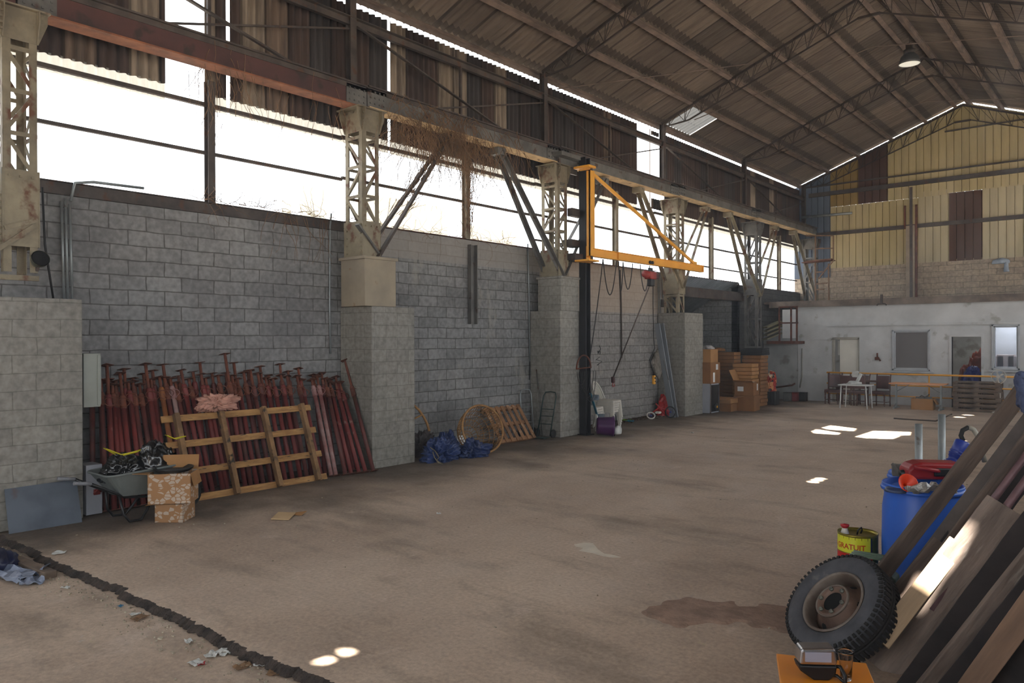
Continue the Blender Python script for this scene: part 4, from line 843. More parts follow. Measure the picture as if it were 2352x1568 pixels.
MB().lathe([(.10, -.03), (.17, -.035), (.19, -.02), (.195, 0), (.19, .02), (.17, .035), (.10, .03)], 24, (X0, 4.82, .196), Matrix.Rotation(PI/2, 3, 'Y')).to('wheel', 'black_rubber', g, True)
M('bin_bag', (.05, .05, .055), (.035, .035, .04), 5, .20, 0, .9, spec=.8, bscale=6, stretch=(1, 1, .5))
def bag(seed, dims, loc, lab, rz=0.):
    g = T('rubbish_bag', lab, 'rubbish bag', loc, rz); o = heap(seed, dims, 5, .28, 1.9, .9, True).to('bag', 'bin_bag', g); return g
g = bag(5, (.54, .54, .33), (X0, 4.02, .49), 'black rubbish bag tied with a yellow ribbon at the handle end of the wheelbarrow')
def ribbon(g, p, s=1.): MB().tube([p+V((0, -.10*s, .02)), p+V((0, -.25*s, .13*s)), p+V((.02, -.22*s, .11*s)), p+V((0, -.02, .01)), p+V((.05, .1*s, .03)), p+V((.02, .22*s, .05*s)), p+V((0, .18*s, .02)), p], .008, 5).to('ribbon', M('ribbon_yellow', (.85, .80, .15), (.75, .7, .1), 4, .5, 0, 0), g, True)
ribbon(g, V((X0+.06, 4.0, .80)), .9)
g = bag(8, (.56, .72, .56), (X0-.02, 4.42, .42), 'larger black rubbish bag with a yellow tie heaped over the wheel end of the wheelbarrow', R(-10)); ribbon(g, V((X0, 4.68, .92)), .55)

# ------------------------------------------------------------------ cardboard boxes
def cbox(lab, c, d, rz, mat='cardboard', flaps=(), labels=(), name='cardboard_box', group=None, tape=False, open_=None):
    """c = centre of the base. flaps: (side, angle from horizontal outwards, length)"""
    g = T(name, lab, 'box', c, rz, group); x, y, z = d[0]/2, d[1]/2, d[2]; t = .006
    op = bool(flaps) if open_ is None else open_
    if op: MB().bb((-x, -y, 0), (x, y, t)).bb((-x, -y, 0), (x, -y+t, z)).bb((-x, y-t, 0), (x, y, z)).bb((-x, -y, 0), (-x+t, y, z)).bb((x-t, -y, 0), (x, y, z)).to('carton', mat, g)
    else: MB().bb((-x, -y, 0), (x, y, z)).to('carton', mat, g, bev=.004)
    for s, a, l in flaps:
        a = R(a); ca, sa = math.cos(a)*l, math.sin(a)*l
        e = {'+x': ((x, -y, z), (x, y, z), (1, 0)), '-x': ((-x, y, z), (-x, -y, z), (-1, 0)), '+y': ((x, y, z), (-x, y, z), (0, 1)), '-y': ((-x, -y, z), (x, -y, z), (0, -1))}[s]
        p, q, dr = V(e[0]), V(e[1]), V((e[2][0]*ca, e[2][1]*ca, sa)); MB().quad(p, q, q+dr, p+dr, .004).to('flap', 'cardboard', g)
    for s, u, v, w_, h_ in labels:
        if s == '-y': mb = MB().box((u, -y-.002, v), (w_, .004, h_))
        elif s == '+x': mb = MB().box((x+.002, u, v), (.004, w_, h_))
        else: mb = MB().box((u, v, z+.002), (w_, h_, .004))
        mb.to('paper_label', 'label_white', g)
    if tape: MB().box((0, 0, z+.001), (d[0], .05, .003)).to('tape', M('tape', (.70, .60, .46), (.66, .56, .42), 3, .25, 0, 0), g)
    return g
# printed boxes in front of the wheelbarrow
def printed():
    m, nt, b, L = new_mat('printed_card'); N = nt.nodes.new
    tc = N('ShaderNodeTexCoord'); vo = N('ShaderNodeTexVoronoi'); vo.inputs['Scale'].default_value = 16; vo.inputs['Randomness'].default_value = .9
    mp = N('ShaderNodeMapping'); mp.inputs['Scale'].default_value = (1, 1, 1.5); L.new(tc.outputs['Object'], mp.inputs[0]); L.new(mp.outputs[0], vo.inputs[0])
    vd = N('ShaderNodeTexVoronoi'); vd.feature = 'DISTANCE_TO_EDGE'; vd.inputs['Scale'].default_value = 16; vd.inputs['Randomness'].default_value = .9; L.new(mp.outputs[0], vd.inputs[0])
    g1 = N('ShaderNodeMath'); g1.operation = 'GREATER_THAN'; g1.inputs[1].default_value = .09; L.new(vd.outputs[0], g1.inputs[0])
    sx = N('ShaderNodeSeparateColor'); L.new(vo.outputs['Color'], sx.inputs[0]); g2 = N('ShaderNodeMath'); g2.operation = 'GREATER_THAN'; g2.inputs[1].default_value = .4; L.new(sx.outputs[0], g2.inputs[0])
    mu = N('ShaderNodeMath'); mu.operation = 'MULTIPLY'; L.new(g1.outputs[0], mu.inputs[0]); L.new(g2.outputs[0], mu.inputs[1])
    mx = N('ShaderNodeMixRGB'); L.new(mu.outputs[0], mx.inputs[0]); mx.inputs[1].default_value = (*lin((.62, .46, .31)), 1); mx.inputs[2].default_value = (*lin((.72, .65, .58)), 1)
    L.new(mx.outputs[0], b.inputs['Base Color']); b.inputs['Roughness'].default_value = .85; MATS['printed_card'] = m
printed()
cn = onz(420, 1200); dl = (onz(360, 1200)-cn).normalized(); az = math.atan2(dl.y, dl.x)
ctr = cn+V((math.cos(az), math.sin(az), 0))*.17+V((-math.sin(az), math.cos(az), 0))*-.17
cbox('lower of two brown boxes with pale print, standing beside the wheelbarrow', ctr, (.34, .34, .22), az, 'printed_card', (('+x', -8, .12), ('-y', 25, .1)))
c2 = onz(392, 1155, .23); fz = math.atan2(rt.y, rt.x)
c2 = V((ctr.x+.04, ctr.y-.04, .235))
g = cbox('upper printed brown box with open flaps and a black tray on it', c2, (.49, .34, .36), fz+R(8), 'printed_card', (('-x', 4, .17), ('+y', 75, .18), ('+x', -75, .16)))
g2 = T('round_tray', 'black round tray laid in the open top of the printed box', 'tray', c2+V((0, 0, .37)))
MB().lathe([(0, .0), (.19, .0), (.225, .03), (.23, .05), (.222, .05), (.185, .012), (0, .012)], 30).to('dish', 'black_plastic', g2)
# flat card sheet on the floor and a scrap under it
cc = onz(651, 1188); o = MB().box((0, 0, .02), (.22, .30, .012)).to('card_sheet', M('card_pale', (.78, .66, .50), (.74, .62, .46), 2, .85, 0, .03), bev=.003); o.location = cc; o.rotation_euler = (R(3), R(2), math.atan2(rt.y, rt.x)); tag(o, 'pale square of cardboard lying alone on the open floor', 'cardboard')
o = MB().quad((-.1, -.02, 0), (.10, -.05, .0), (.13, .05, .03), (-.08, .06, .0), .006).to('card_scrap', 'cardboard'); o.location = onz(678, 1182)+V((0, 0, .005)); o.rotation_euler = (0, 0, .6); tag(o, 'curled brown scrap beside the pale square of cardboard', 'cardboard')

# timber and packaging at the lower left, on the lower floor
a, b = onz(24, 1276, -.0), onz(117, 1314, -.0); o = MB().bar(a+V((0, 0, -.03)), b+V((0, 0, -.03)), .11, .075).to('timber_block', 'wood_old', bev=.008); tag(o, 'short squared timber lying against the broken slab edge at far left', 'timber')
M('silver_pack', (.62, .65, .72), (.42, .46, .55), 8, .3, .5, .2); M('navy_pack', (.10, .13, .28), (.07, .09, .2), 4, .35)
def crumple(lab, name, cat, loc, dims, mat, rz=0, seed=1, th=.003, n=9):
    mb = MB(); vs = []; fs = []
    for i in range(n+1):
        for j in range(n+1):
            x, y = i/n-.5, j/n-.5; z = abs(noise.noise(V((x*3+seed, y*3, seed))))*1.1+.25*abs(noise.noise(V((x*9, y*9+seed, 2)))); vs.append((x*dims[0], y*dims[1], z*dims[2]+.003))
    for i in range(n):
        for j in range(n): a = i*(n+1)+j; fs.append((a, a+n+1, a+n+2, a+1))
    o = mb.add(vs, fs).to(name, mat, solid=th); o.location = loc; o.rotation_euler = (0, 0, rz); tag(o, lab, cat); return o
crumple('silver crumpled packaging sheet lying below the timber at far left', 'packaging', 'packaging', onz(25, 1322, -.058), (.62, .34, .12), 'silver_pack', R(20), 2)
crumple('small silver wrapper in front of the short timber', 'packaging', 'packaging', onz(72, 1336, -.058), (.30, .2, .07), 'silver_pack', R(-15), 5)
o = xf(heap(14, (.36, .4, .26), 4, .2, 2, .6), Matrix.Translation(onz(-8, 1310, -.058))).to('packet', 'navy_pack'); tag(o, 'dark blue and silver packet at the left frame edge', 'packaging')
# litter along the slab edge
M('litter_white', (.82, .82, .80), (.7, .7, .68), 6, .8, 0, .1); M('litter_red', (.6, .15, .15), (.5, .1, .1), 6, .7); M('litter_tan', (.55, .42, .3), (.4, .3, .2), 6, .9); M('litter_blue', (.2, .45, .6), (.2, .4, .5), 5, .7)
lit = [(452, 1525, .085, 'litter_white', 'white crumpled wrapper with a red end on the lower floor'), (462, 1527, .04, 'litter_red', 'small red scrap beside the white wrapper on the lower floor'), (489, 1505, .08, 'litter_white', 'white folded scrap below the slab edge'), (516, 1500, .09, 'litter_white', 'white crumpled paper touching the slab edge'), (311, 1412, .06, 'litter_white', 'white torn paper bit at the middle of the slab edge'), (320, 1421, .09, 'litter_tan', 'tan paper scrap just below the white torn bit'), (433, 1475, .05, 'litter_white', 'white stub with a red tip below the slab step'), (150, 1352, .05, 'litter_white', 'white crumb near the end of the short timber'), (277, 1394, .03, 'litter_blue', 'tiny blue scrap at the slab edge'), (594, 1528, .07, 'litter_white', 'white crumpled scrap low at the slab edge'), (630, 1548, .07, 'litter_tan', 'brown dry leaf near the bottom of the slab edge'), (556, 1532, .08, 'litter_tan', 'curled brown leaf below the slab edge')]
for k, (a, b, s, mt, lab) in enumerate(lit): crumple(lab, 'litter_scrap', 'litter', onz(a, b, -.058), (s*1.3, s, .03), mt, k, k+3, .002, 4)
for k, (a, b, s, mt, lab) in enumerate([(1008, 1181, .04, 'litter_white', 'small white chip alone on the mid floor'), (136, 1271, .09, 'litter_white', 'white paper bit on the slab near the short timber'), (1590, 994, .07, 'litter_white', 'white scrap on the far floor before the block pier'), (2136, 966, .07, 'litter_blue', 'small blue scrap on the floor in front of the wooden table')]): crumple(lab, 'litter_scrap', 'litter', onz(a, b), (s*1.3, s, .03), mt, k, k+30, .002, 4)
def crumbs():
    mb = MB(); r_ = random.Random(3)
    for k in range(520):
        x = r_.uniform(-9.6, -3.6); y = YB+.02*(x+8)-.06-abs(r_.gauss(0, .16)); s = r_.uniform(.003, .012); mb.box((x, y, -.056+s*.4), (s*r_.uniform(.7, 2), s, s), r_.uniform(0, 3))
    for k in range(260):
        x, y = r_.uniform(-9.5, -1), r_.uniform(3.2, 20); s = r_.uniform(.004, .014); mb.box((x, y, s*.3), (s*r_.uniform(.7, 2), s, s*.6), r_.uniform(0, 3))
    o = mb.to('grit', M('grit', (.72, .68, .60), (.5, .45, .38), 3, .9, 0, 0)); tag(o, 'scattered pale grit and crumbs along the broken slab edge and over the floor', 'debris', kind='stuff')
crumbs()
# spalled patch of thin brown crust on the floor
def crust():
    vs = []; fs = []; n = 70; c = onz(1630, 1415); ids = {}
    for i in range(n+1):
        for j in range(n+1):
            x, y = (i/n-.5)*2.0, (j/n-.5)*1.0; h = noise.noise(V((x*1.6, y*2.2, 1.7)))*.9+.35*noise.noise(V((x*7, y*7, 4)))+.45-((x/.95)**2+(y/.45)**2)*.75
            vs.append((c.x+x*rt.x-y*fw.x, c.y+x*rt.y-y*fw.y, min(.012, max(-.02, h*.08))+.002*noise.noise(V((x*25, y*25, 0)))))
    for i in range(n):
        for j in range(n):
            a = i*(n+1)+j; q = (a, a+n+1, a+n+2, a+1)
            if max(vs[k][2] for k in q) > -.003: fs.append(q[::-1])
    o = MB().add(vs, fs).to('floor_crust', M('crust', (.62, .51, .44), (.50, .41, .35), 6, .95, 0, .4)); tag(o, 'flaking patch of brown crust on the concrete floor near the truck wheel', 'crust')
crust()
def patch(pts, lab, col):
    P = [onz(a, b) for a, b in pts]; o = MB().add([(p.x, p.y, .002) for p in P]+[(p.x, p.y, -.004) for p in P], [tuple(range(len(P)))]+[(i, (i+1) % len(P), len(P)+(i+1) % len(P), len(P)+i) for i in range(len(P))]).to('floor_patch', col); tag(o, lab, 'stain')
patch([(1318, 1250), (1340, 1246), (1362, 1247), (1374, 1262), (1388, 1271), (1412, 1275), (1428, 1280), (1405, 1280), (1385, 1277), (1362, 1270), (1330, 1265), (1340, 1258), (1322, 1255)], 'pale grey filler patch with a tail in the middle of the floor', M('filler', (.84, .80, .73), (.78, .74, .67), 6, .7, 0, .05))

# ================================================================== between second and third pier
M('blanket', (.33, .30, .30), (.24, .22, .22), 5, .95, 0, .4)
o = heap(21, (.52, 1.1, .50), 5, .35, 2, 1.8); o = xf(o, Matrix.Translation((-10.66, 9.95, 0))).to('blanket', 'blanket'); tag(o, 'grey brown crumpled blanket heaped between the block pier and the blue tarp', 'blanket')
def tarp():
    mb = xf(heap(12, (.75, 1.0, .42), 6, .4, 2.0, 1.9), Matrix.Translation((-9.92, 9.72, 0)))
    m2 = xf(heap(17, (.55, .85, .34), 5, .35, 2.2, 1.8), Matrix.Translation((-9.80, 10.45, 0))); mb.add(m2.v, m2.f, True)
    m3 = xf(heap(19, (.35, .40, .56), 5, .3, 2.2, 1.8), Matrix.Translation((-10.12, 10.12, 0))); mb.add(m3.v, m3.f, True)
    g = T('tarpaulin', 'crumpled dark blue tarpaulin heaped on the floor beside the block pier', 'tarpaulin', (-9.85, 10.2, 0)); mb.to('sheet', 'blue_tarp', g, True)
    pts = [onX(988, 1027, -9.60), onX(1000, 1036, -9.5), onX(1008, 1050, -9.40), onX(1003, 1057, -9.35), onX(1012, 1063, -9.33), onX(1018, 1066, -9.33), onX(1006, 1062, -9.33), onX(998, 1050, -9.36), onX(994, 1038, -9.45)]
    MB().tube(pts, .009, 6).to('cord', M('cord', (.55, .50, .42), (.4, .36, .3), 8, .9), g, True)
tarp()
# rattan hanging-chair shell
rc = att(1109, 984, 14.55); nrm = (-(ray(1109, 984).normalized())*.80+rt*.42+V((0, 0, .22))).normalized()
ex = V((0, 0, 1)).cross(nrm).normalized(); ey = nrm.cross(ex); Qr = Matrix((ex, ey, nrm)).transposed()
g = T('rattan_basket', 'egg-shaped open rattan basket chair lying on its side by the pallet', 'basket chair', (rc.x, rc.y, 0)); ra, rb = .43, .46
def rr_(ph, th): return rc+Qr@V((ra*math.cos(th)*math.cos(ph), rb*math.sin(th)*math.cos(ph), -.72*math.sin(ph)))
MB().tube([rr_(0, 2*PI*j/40) for j in range(40)], .021, 8, closed=True).to('rim', 'rattan', g, True)
rb_ = MB()
for ph in (.22, .42, .62, .85, 1.1, 1.32): rb_.tube([rr_(R(90)*0+ph, 2*PI*j/36) for j in range(36)], .008, 5, closed=True)
for k in range(54):
    th = 2*PI*k/54; hi = 1.5 if k % 3 == 0 else 1.1; rb_.tube([rr_(hi*j/7, th+.05*math.sin(j*2.)) for j in range(8)], .0065, 4, caps=False)
rb_.to('weave', 'rattan', g, True)
MB().box(rr_(1.0, R(200))+nrm*.04, (.16, .18, .01), mat=Qr).to('paper_tag', 'label_white', g, True)
# wicker arc behind pier
g = T('wicker_hoop', 'curved wicker frame piece poking out from behind the block pier', 'wicker frame', onX(975, 960, -10.45))
MB().tube([onX(948, 928, -10.45), onX(962, 941, -10.45), onX(974, 958, -10.45), onX(982, 975, -10.4), onX(986, 990, -10.35)], .024, 8).to('hoop', 'rattan', g, True); MB().tube([onX(950, 962, -10.45), onX(970, 952, -10.45)], .017, 8).to('spar', 'rattan', g, True)
# small pallet
g = T('wooden_pallet', 'slatted pine pallet leaning on the wall right of the rattan basket', 'pallet', (-10.4, 12.45, 0))
o0 = V((-10.38, 11.86, .01)); u_ = V((0, 1, 0)); v_ = V((-.50, .0, .72)).normalized(); n_ = u_.cross(v_);  n_ = n_ if n_.x > 0 else -n_; Q = Matrix((u_, v_, n_)).transposed()
for k in range(7): mb = MB(); pb(mb, (.06+k*.18, 0), (.06+k*.18, .86), .095, .02, .05, Q, o0); mb.to('slat', 'wood_pallet', g, True, bev=.003)
for f in (.05, .43, .81): mb = MB(); pb(mb, (0, f), (1.19, f), .075, .075, 0, Q, o0); mb.to('stringer', 'wood_pallet', g, True, bev=.003)
# hand trucks and pole
def htruck(lab, base, top, w, col, plate=True, z1=1.05):
    g = T('hand_truck', lab, 'hand truck', base); b, t = V(base), V(top); d = t-b; sd = V((-d.y, d.x, 0)) if False else V(w)
    P = lambda u, v: b+sd*u+d*v
    MB().tube([P(-.5, .05), P(-.5, .90), P(-.38, .985), P(0, 1), P(.38, .985), P(.5, .90), P(.5, .05)], .014, 8).to('frame', col, g, True)
    mb = MB()
    for f in (.3, .47, .62): mb.tube([P(-.5, f), P(.5, f)], .010, 6)
    mb.to('cross_bar', col, g, True)
    fw_ = V((d.y, -d.x, 0)); fw_ = V((-sd.y, sd.x, 0)).normalized(); 
    if fw_.dot(EYE-b) < 0: fw_ = -fw_
    if plate: MB().box(b+fw_*.10+V((0, 0, .02)), (.30, .22, .012), math.atan2(sd.y, sd.x)).to('toe_plate', col, g, True)
    for s in (-.62, .62): MB().lathe([(0, -.02), (.05, -.02), (.085, -.025), (.095, 0), (.085, .025), (.05, .02), (0, .02)], 18, P(s, .04)-fw_*.07+V((0, 0, .06)), (sd.normalized()).to_track_quat('Z', 'Y').to_matrix()).to('wheel', 'black_rubber', g, True)
htruck('bare metal hand truck leaning in the corner beside the slatted pallet', (-10.70, 13.22, .02), (-10.86, 13.32, 1.06), (.12, .24, 0), 'galv', False)
htruck('dark green folding hand truck standing before the left face of the block pier', (-10.28, 13.22, .02), (-10.30, 13.52, 1.02), (.33, .03, 0), M('green_frame', (.10, .22, .20), (.07, .16, .15), 4, .5, 0, 0))
pipe([onz(1246, 1003), onX(1232, 848, -10.75)], .013, 'pole', 'thin grey pole with dark grip leaning between the two hand trucks', 'steel_grey', 'pole')

sc = lambda x, y: onX(1300+x/3.92, 600+y/3.92, XW+.004)
for k, (st_, lab) in enumerate((([(222, 740), (226, 780), (224, 822)], 'short upright dark mark scrawled on the wall by the black post'), ([(300, 758), (312, 790), (288, 830), (284, 808), (310, 812), (306, 838)], 'looped dark mark scrawled on the wall above the stacked chairs'), ([(302, 862), (270, 884), (326, 900), (282, 934)], 'zigzag dark mark scrawled lowest on the wall above the stacked chairs'))):
    o = MB().tube([sc(*p) for p in st_], .011, 6).to('wall_scrawl', 'black_plastic'); o.scale = (1, 1, 1); tag(o, lab, 'graffiti')
def dirt():
    mb = MB(); r_ = random.Random(9)
    for k in range(900):
        y = r_.uniform(15.2, 19.4); x = XW+.02+abs(r_.gauss(0, .16)); s = r_.uniform(.01, .035); mb.box((x, y, s*.4), (s*1.6, s*1.3, s*.8), r_.uniform(0, 3), None)
    o = mb.to('dirt', M('dirt_brown', (.36, .28, .21), (.24, .18, .14), 9, .95)); tag(o, 'brown dirt and rubble swept along the foot of the wall behind the bicycle', 'dirt', kind='stuff')
dirt()
for px, py, mt, lab in ((1438, 967, M('scrap_green', (.45, .62, .15), (.35, .5, .1), 4, .5), 'lime green scrap on the floor between the white chairs and the bicycle'), (1446, 969, 'teal_scrap', 'teal scrap right of the lime green scrap at the wall foot')):
    if mt == 'teal_scrap': M('teal_scrap', (.12, .45, .55), (.1, .36, .45), 4, .5)
    crumple(lab, 'litter_scrap', 'litter', onz(px, py), (.22, .16, .08), mt, 0, px, .003, 5)
# ================================================================== by the black post
g = T('iron_hoop', 'rusty iron half hoop with hanging wire coils fixed on the black post', 'hoop', (PX+.13, PY, 1.4))
hc = onX(1341, 846, PX+.12)
MB().tube([hc+V((0, .28*math.cos(a_), .30*math.sin(a_))) for a_ in [PI*j/14 for j in range(15)]], .02, 6).tube([hc+V((0, -.29, 0)), hc+V((.0, .29, 0.02))], .016, 6).to('hoop', 'rust', g, True)
mb = MB()
for k in range(5): mb.tube([hc+V((.03+.01*k, -.30+.11*k*.5+(.25+.03*k)*(1-math.cos(a_))*.62, -.06-(.30+.1*k)*math.sin(a_))) for a_ in [PI*j/12 for j in range(13)]], .007, 5)
mb.to('wire_coil', 'cable', g, True)
# monobloc chairs
def monobloc(lab, loc, rz, grp):
    g = T('plastic_chair', lab, 'chair', loc, rz, grp); m_ = 'white_plastic'
    vs = []; fs = []; n = 8
    for i in range(n+1):
        for j in range(n+1):
            u, v = i/n-.5, j/n-.5; vs.append((u*(.44-.04*(v+.5)), v*.42-.02, .44-.018*math.cos(u*PI)*math.cos(v*PI)-(.02 if j == 0 else 0)))
    for i in range(n):
        for j in range(n): a = i*(n+1)+j; fs.append((a, a+n+1, a+n+2, a+1))
    MB().add(vs, fs, True).to('seat', m_, g, solid=.02)
    # arched, slotted back
    bk = MB(); B = lambda x, z: V((x, .20+.20*(z-.44)/.44, z))
    bk.tube([B(.205*math.cos(a_), .62+.26*math.sin(a_)) if math.sin(a_) >= 0 else B(.205*(1 if math.cos(a_) > 0 else -1), .62+.26*math.sin(a_)) for a_ in [R(-40)+R(260)*j/22 for j in range(23)]], .022, 6)
    for x in (-.13, -.065, 0, .065, .13): bk.bar(B(x, .46), B(x*.75, .62+.24*math.sqrt(1-(x/.21)**2)), .03, .012, (0, 1, 0))
    bk.to('backrest', m_, g)
    for s in (-1, 1):
        MB().bar((s*.19, -.21, .43), (s*.235, -.24, 0), .065, .05, (0, 1, 0)).to('leg', m_, g); MB().bar((s*.20, .17, .44), (s*.23, .26, 0), .05, .04, (0, 1, 0)).to('leg', m_, g)
        MB().bb((s*.21-.01, -.2, .385), (s*.21+.01, .18, .43)).to('side_rail', m_, g)
    MB().bb((-.2, -.235, .385), (.2, -.215, .435)).to('front_rail', m_, g)
    return g
cb = V((-10.40, 15.95, 0)); rzc = R(97)
c0 = monobloc('lowest white plastic chair of the stack standing right of the black post', cb, rzc, 'white plastic chairs stacked by the post')
for k in range(1, 5): dup(c0, cb+V((0, 0, .06*k))+V((-math.sin(rzc), math.cos(rzc), 0))*-.012*k, rzc, '%s white plastic chair from the floor in the stack right of the black post' % ordw(k))
cb2 = V((cb.x-.32, cb.y-.42, 0)); cb2 = V((-10.42, 15.28, 0))
for k in range(3): dup(c0, cb2+V((0, 0, .06*k)), rzc+.1, '%s white plastic chair from the floor in the half-hidden stack right behind the black post' % ordw(k))
# teal bar
a, b = onz(1380, 985)+V((0, 0, .05)), onX(1356, 903, -9.9)
g = T('clamp_bar', 'teal bar with two grey padded blocks leaning on the white plastic chairs', 'clamp', a); MB().bar(a, b, .05, .035).to('bar', M('teal', (.08, .42, .50), (.05, .33, .42), 3, .4), g, True, bev=.006)
for f in (.30, .86): MB().box(a.lerp(b, f)+V((.08, .03, .02)), (.14, .14, .12), .4).box(a.lerp(b, f), (.1, .06, .14), .4).to('block', M('block_grey', (.48, .52, .55), (.3, .34, .38), 8, .8), g, True, bev=.01)
# purple basket, tipped
pb_ = onz(1393, 1001); g = T('laundry_basket', 'dark purple plastic basket tipped over in front of the white chairs', 'basket', pb_)
qb = Matrix.Rotation(math.atan2(rt.y, rt.x), 3, 'Z')@Matrix.Rotation(R(93), 3, 'Y')
MB().lathe([(0, 0), (.17, 0), (.19, .02), (.215, .34), (.235, .36), (.235, .38), (.21, .37), (.18, .03), (0, .012)], 28, pb_+V((-.22*rt.x, -.22*rt.y, .235)), qb).to('tub', M('purple', (.30, .09, .33), (.24, .06, .27), 3, .35, 0, .03), g, True)
MB().tube([pb_+V((.18*rt.x, .18*rt.y, .24))+qb@V((.24*math.cos(a_), .24*math.sin(a_), .07*math.sin(a_*1))) for a_ in [PI*j/10 for j in range(11)]], .012, 6).to('handle', 'black_plastic', g, True)
g2 = xf(heap(41, (.2, .22, .22), 3, .3, 2, .6), Matrix.Translation(pb_+V((.24*rt.x, .24*rt.y, .05)))).to('plastic_bag', 'litter_white'); tag(g2, 'white crumpled bag spilling from the tipped purple basket', 'plastic bag')
# child's bicycle and red cover
bc = onz(1513, 958); g = T('child_bicycle', 'small red and white child bicycle lying by the wall under the yellow pendant', 'bicycle', bc)
def wheel(px, py, t, r, col, tilt, name='wheel'):
    c = att(px, py, t); q = V(tilt).to_track_quat('Z', 'Y').to_matrix(); o = MB().lathe([(r*.80, -.018), (r*.94, -.022), (r, 0), (r*.94, .022), (r*.80, .018)], 24, c, q).to(name, 'black_rubber' if col == 0 else 'white_plastic', g, True)
    s = MB().lathe([(0, -.02), (.025, -.02), (.025, .02), (0, .02)], 10, c, q)
    for k in range(8): s.tube([c, c+q@V((r*.82*math.cos(k*PI/4), r*.82*math.sin(k*PI/4), 0))], .004, 4)
    s.to('spokes', M('blue_part', (.2, .25, .5), (.15, .2, .4), 3, .4), g, True)
bt = 20.6
wheel(1495, 954, bt-.2, .12, 1, (.5, -.6, .75)); wheel(1540, 946, bt-.1, .16, 0, (.75, -.6, .15))
M('bike_red', (.72, .10, .10), (.6, .07, .08), 3, .4)
MB().tube([att(1495, 950, bt), att(1515, 935, bt), att(1538, 945, bt)], .02, 8).tube([att(1515, 935, bt), att(1506, 926, bt)], .018, 8).tube([att(1526, 950, bt), att(1512, 932, bt)], .018, 8).to('frame', 'bike_red', g, True)
MB().tube([att(1498, 928, bt), att(1506, 926, bt), att(1514, 930, bt)], .014, 6).to('handlebar', 'black_plastic', g, True); MB().box(att(1512, 947, bt-.1), (.12, .16, .06)).to('seat', 'white_plastic', g, True, bev=.02)
o = xf(heap(51, (.35, .62, .55), 5, .3, 2, .9), Matrix.Translation(V((-10.74, onz(1524, 955).y+.15, 0)))).to('red_cover', 'bike_red'); tag(o, 'bright red crumpled cover heaped behind the child bicycle', 'cover')
o = xf(heap(52, (.3, .6, .22), 4, .3, 2, .9), Matrix.Translation(onz(1498, 950)+V((-.35, 0, 0)))).to('dark_bag', 'black_plastic'); tag(o, 'small black bag on the floor behind the front wheel of the child bicycle', 'bag')
# leaning panels and broom
for k, (bx, tx_, w_) in enumerate(((1545, 1509, .13), (1551, 1518, .15))):
    b = att(bx, 953, 21.0+.12*k); t_ = onX(tx_, 743, -10.62); b.z = .01
    dv = (t_-b); o = MB().bar(b, t_, w_*1.25, .035, V((0, 1, 0))).to('roofing_strip', M('panel_grey', (.52, .54, .56), (.45, .47, .49), 2, .5, .3, .05, stretch=(1, 1, .2)), bev=.004); tag(o, '%s long grey metal panel leaning toward the pier with the broom' % ('left' if k == 0 else 'right'), 'panel')
g = T('broom', 'floor broom with yellow head leaning on the grey metal panels', 'broom', onz(1556, 955))
MB().tube([onz(1555, 953)+V((0, 0, .06)), att(1524, 826, 20.6)], .014, 8).to('handle', 'steel_grey', g, True); MB().tube([onz(1555, 953)+V((0, 0, .06)), (onz(1555, 953)+V((0, 0, .06))).lerp(att(1524, 826, 20.6), .33)], .017, 8).to('sleeve', 'white_paint', g, True)
MB().box(onz(1557, 955)+V((0, 0, .05)), (.34, .07, .05), .9).to('head', 'yellow_paint', g, True, bev=.012); MB().box(onz(1557, 955)+V((0, 0, .015)), (.35, .08, .03), .9).to('bristles', 'rust_light', g, True)
# foam lump in the wall hole
o = xf(heap(61, (.22, .5, .75), 4, .35, 2, .9, False), Matrix.Translation(onX(1508, 836, -10.85))).to('wall_plaster', M('plaster_lump', (.62, .59, .55), (.45, .43, .40), 6, .95)); tag(o, 'rough pale plaster lump on the wall above the child bicycle', 'plaster')
# ================================================================== boxes beside the fourth pier
bt = onz(1632, 951); fz = math.atan2(1, 0)
g = T('appliance', 'white appliance turned sideways with its black back and chrome edges showing', 'appliance', (bt.x, bt.y, 0))
MB().bb((bt.x-.55, bt.y, .02), (bt.x-.02, bt.y+.60, .88)).to('body', M('app_white', (.62, .63, .66), (.58, .59, .62), 2, .5, 0, .02), g, True, bev=.008)
MB().bb((bt.x-.02, bt.y+.04, .06), (bt.x-.005, bt.y+.56, .84)).to('back_panel', 'black_plastic', g, True)
MB().bb((bt.x-.02, bt.y+.0, .02), (bt.x+.005, bt.y+.035, .88)).bb((bt.x-.02, bt.y+.565, .02), (bt.x+.005, bt.y+.60, .88)).to('edge_trim', 'chrome', g, True)
MB().lathe([(0, .0), (.10, .0), (.12, .04), (.05, .06), (0, .06)], 14, (bt.x-.0, bt.y+.3, .2), Matrix.Rotation(PI/2, 3, 'Y')).to('motor', 'black_plastic', g, True); MB().box((bt.x+.06, bt.y+.3, .2), (.03, .06, .06)).to('yellow_cap', 'yellow_paint', g, True)
cbox('brown box with white labels standing on the white appliance', (bt.x-.27, bt.y+.32, .88), (.55, .62, .62), 0, 'cardboard_dark', labels=(('+x', -.1, .18, .12, .28), ('+x', .1, .48, .14, .16), ('-y', -.1, .2, .2, .28)))
cbox('smaller brown box on top of the labelled box over the white appliance', (bt.x-.27, bt.y+.30, 1.50), (.5, .5, .38), 0.02)
o = xf(heap(71, (.5, .5, .12), 4, .3, 2, .9), Matrix.Translation((bt.x-.27, bt.y+.3, 1.885))).to('folded_cover', M('cover_dark', (.20, .18, .19), (.75, .73, .72), 3, .7)); tag(o, 'dark and white folded cover on the topmost box beside the block pier', 'cover')
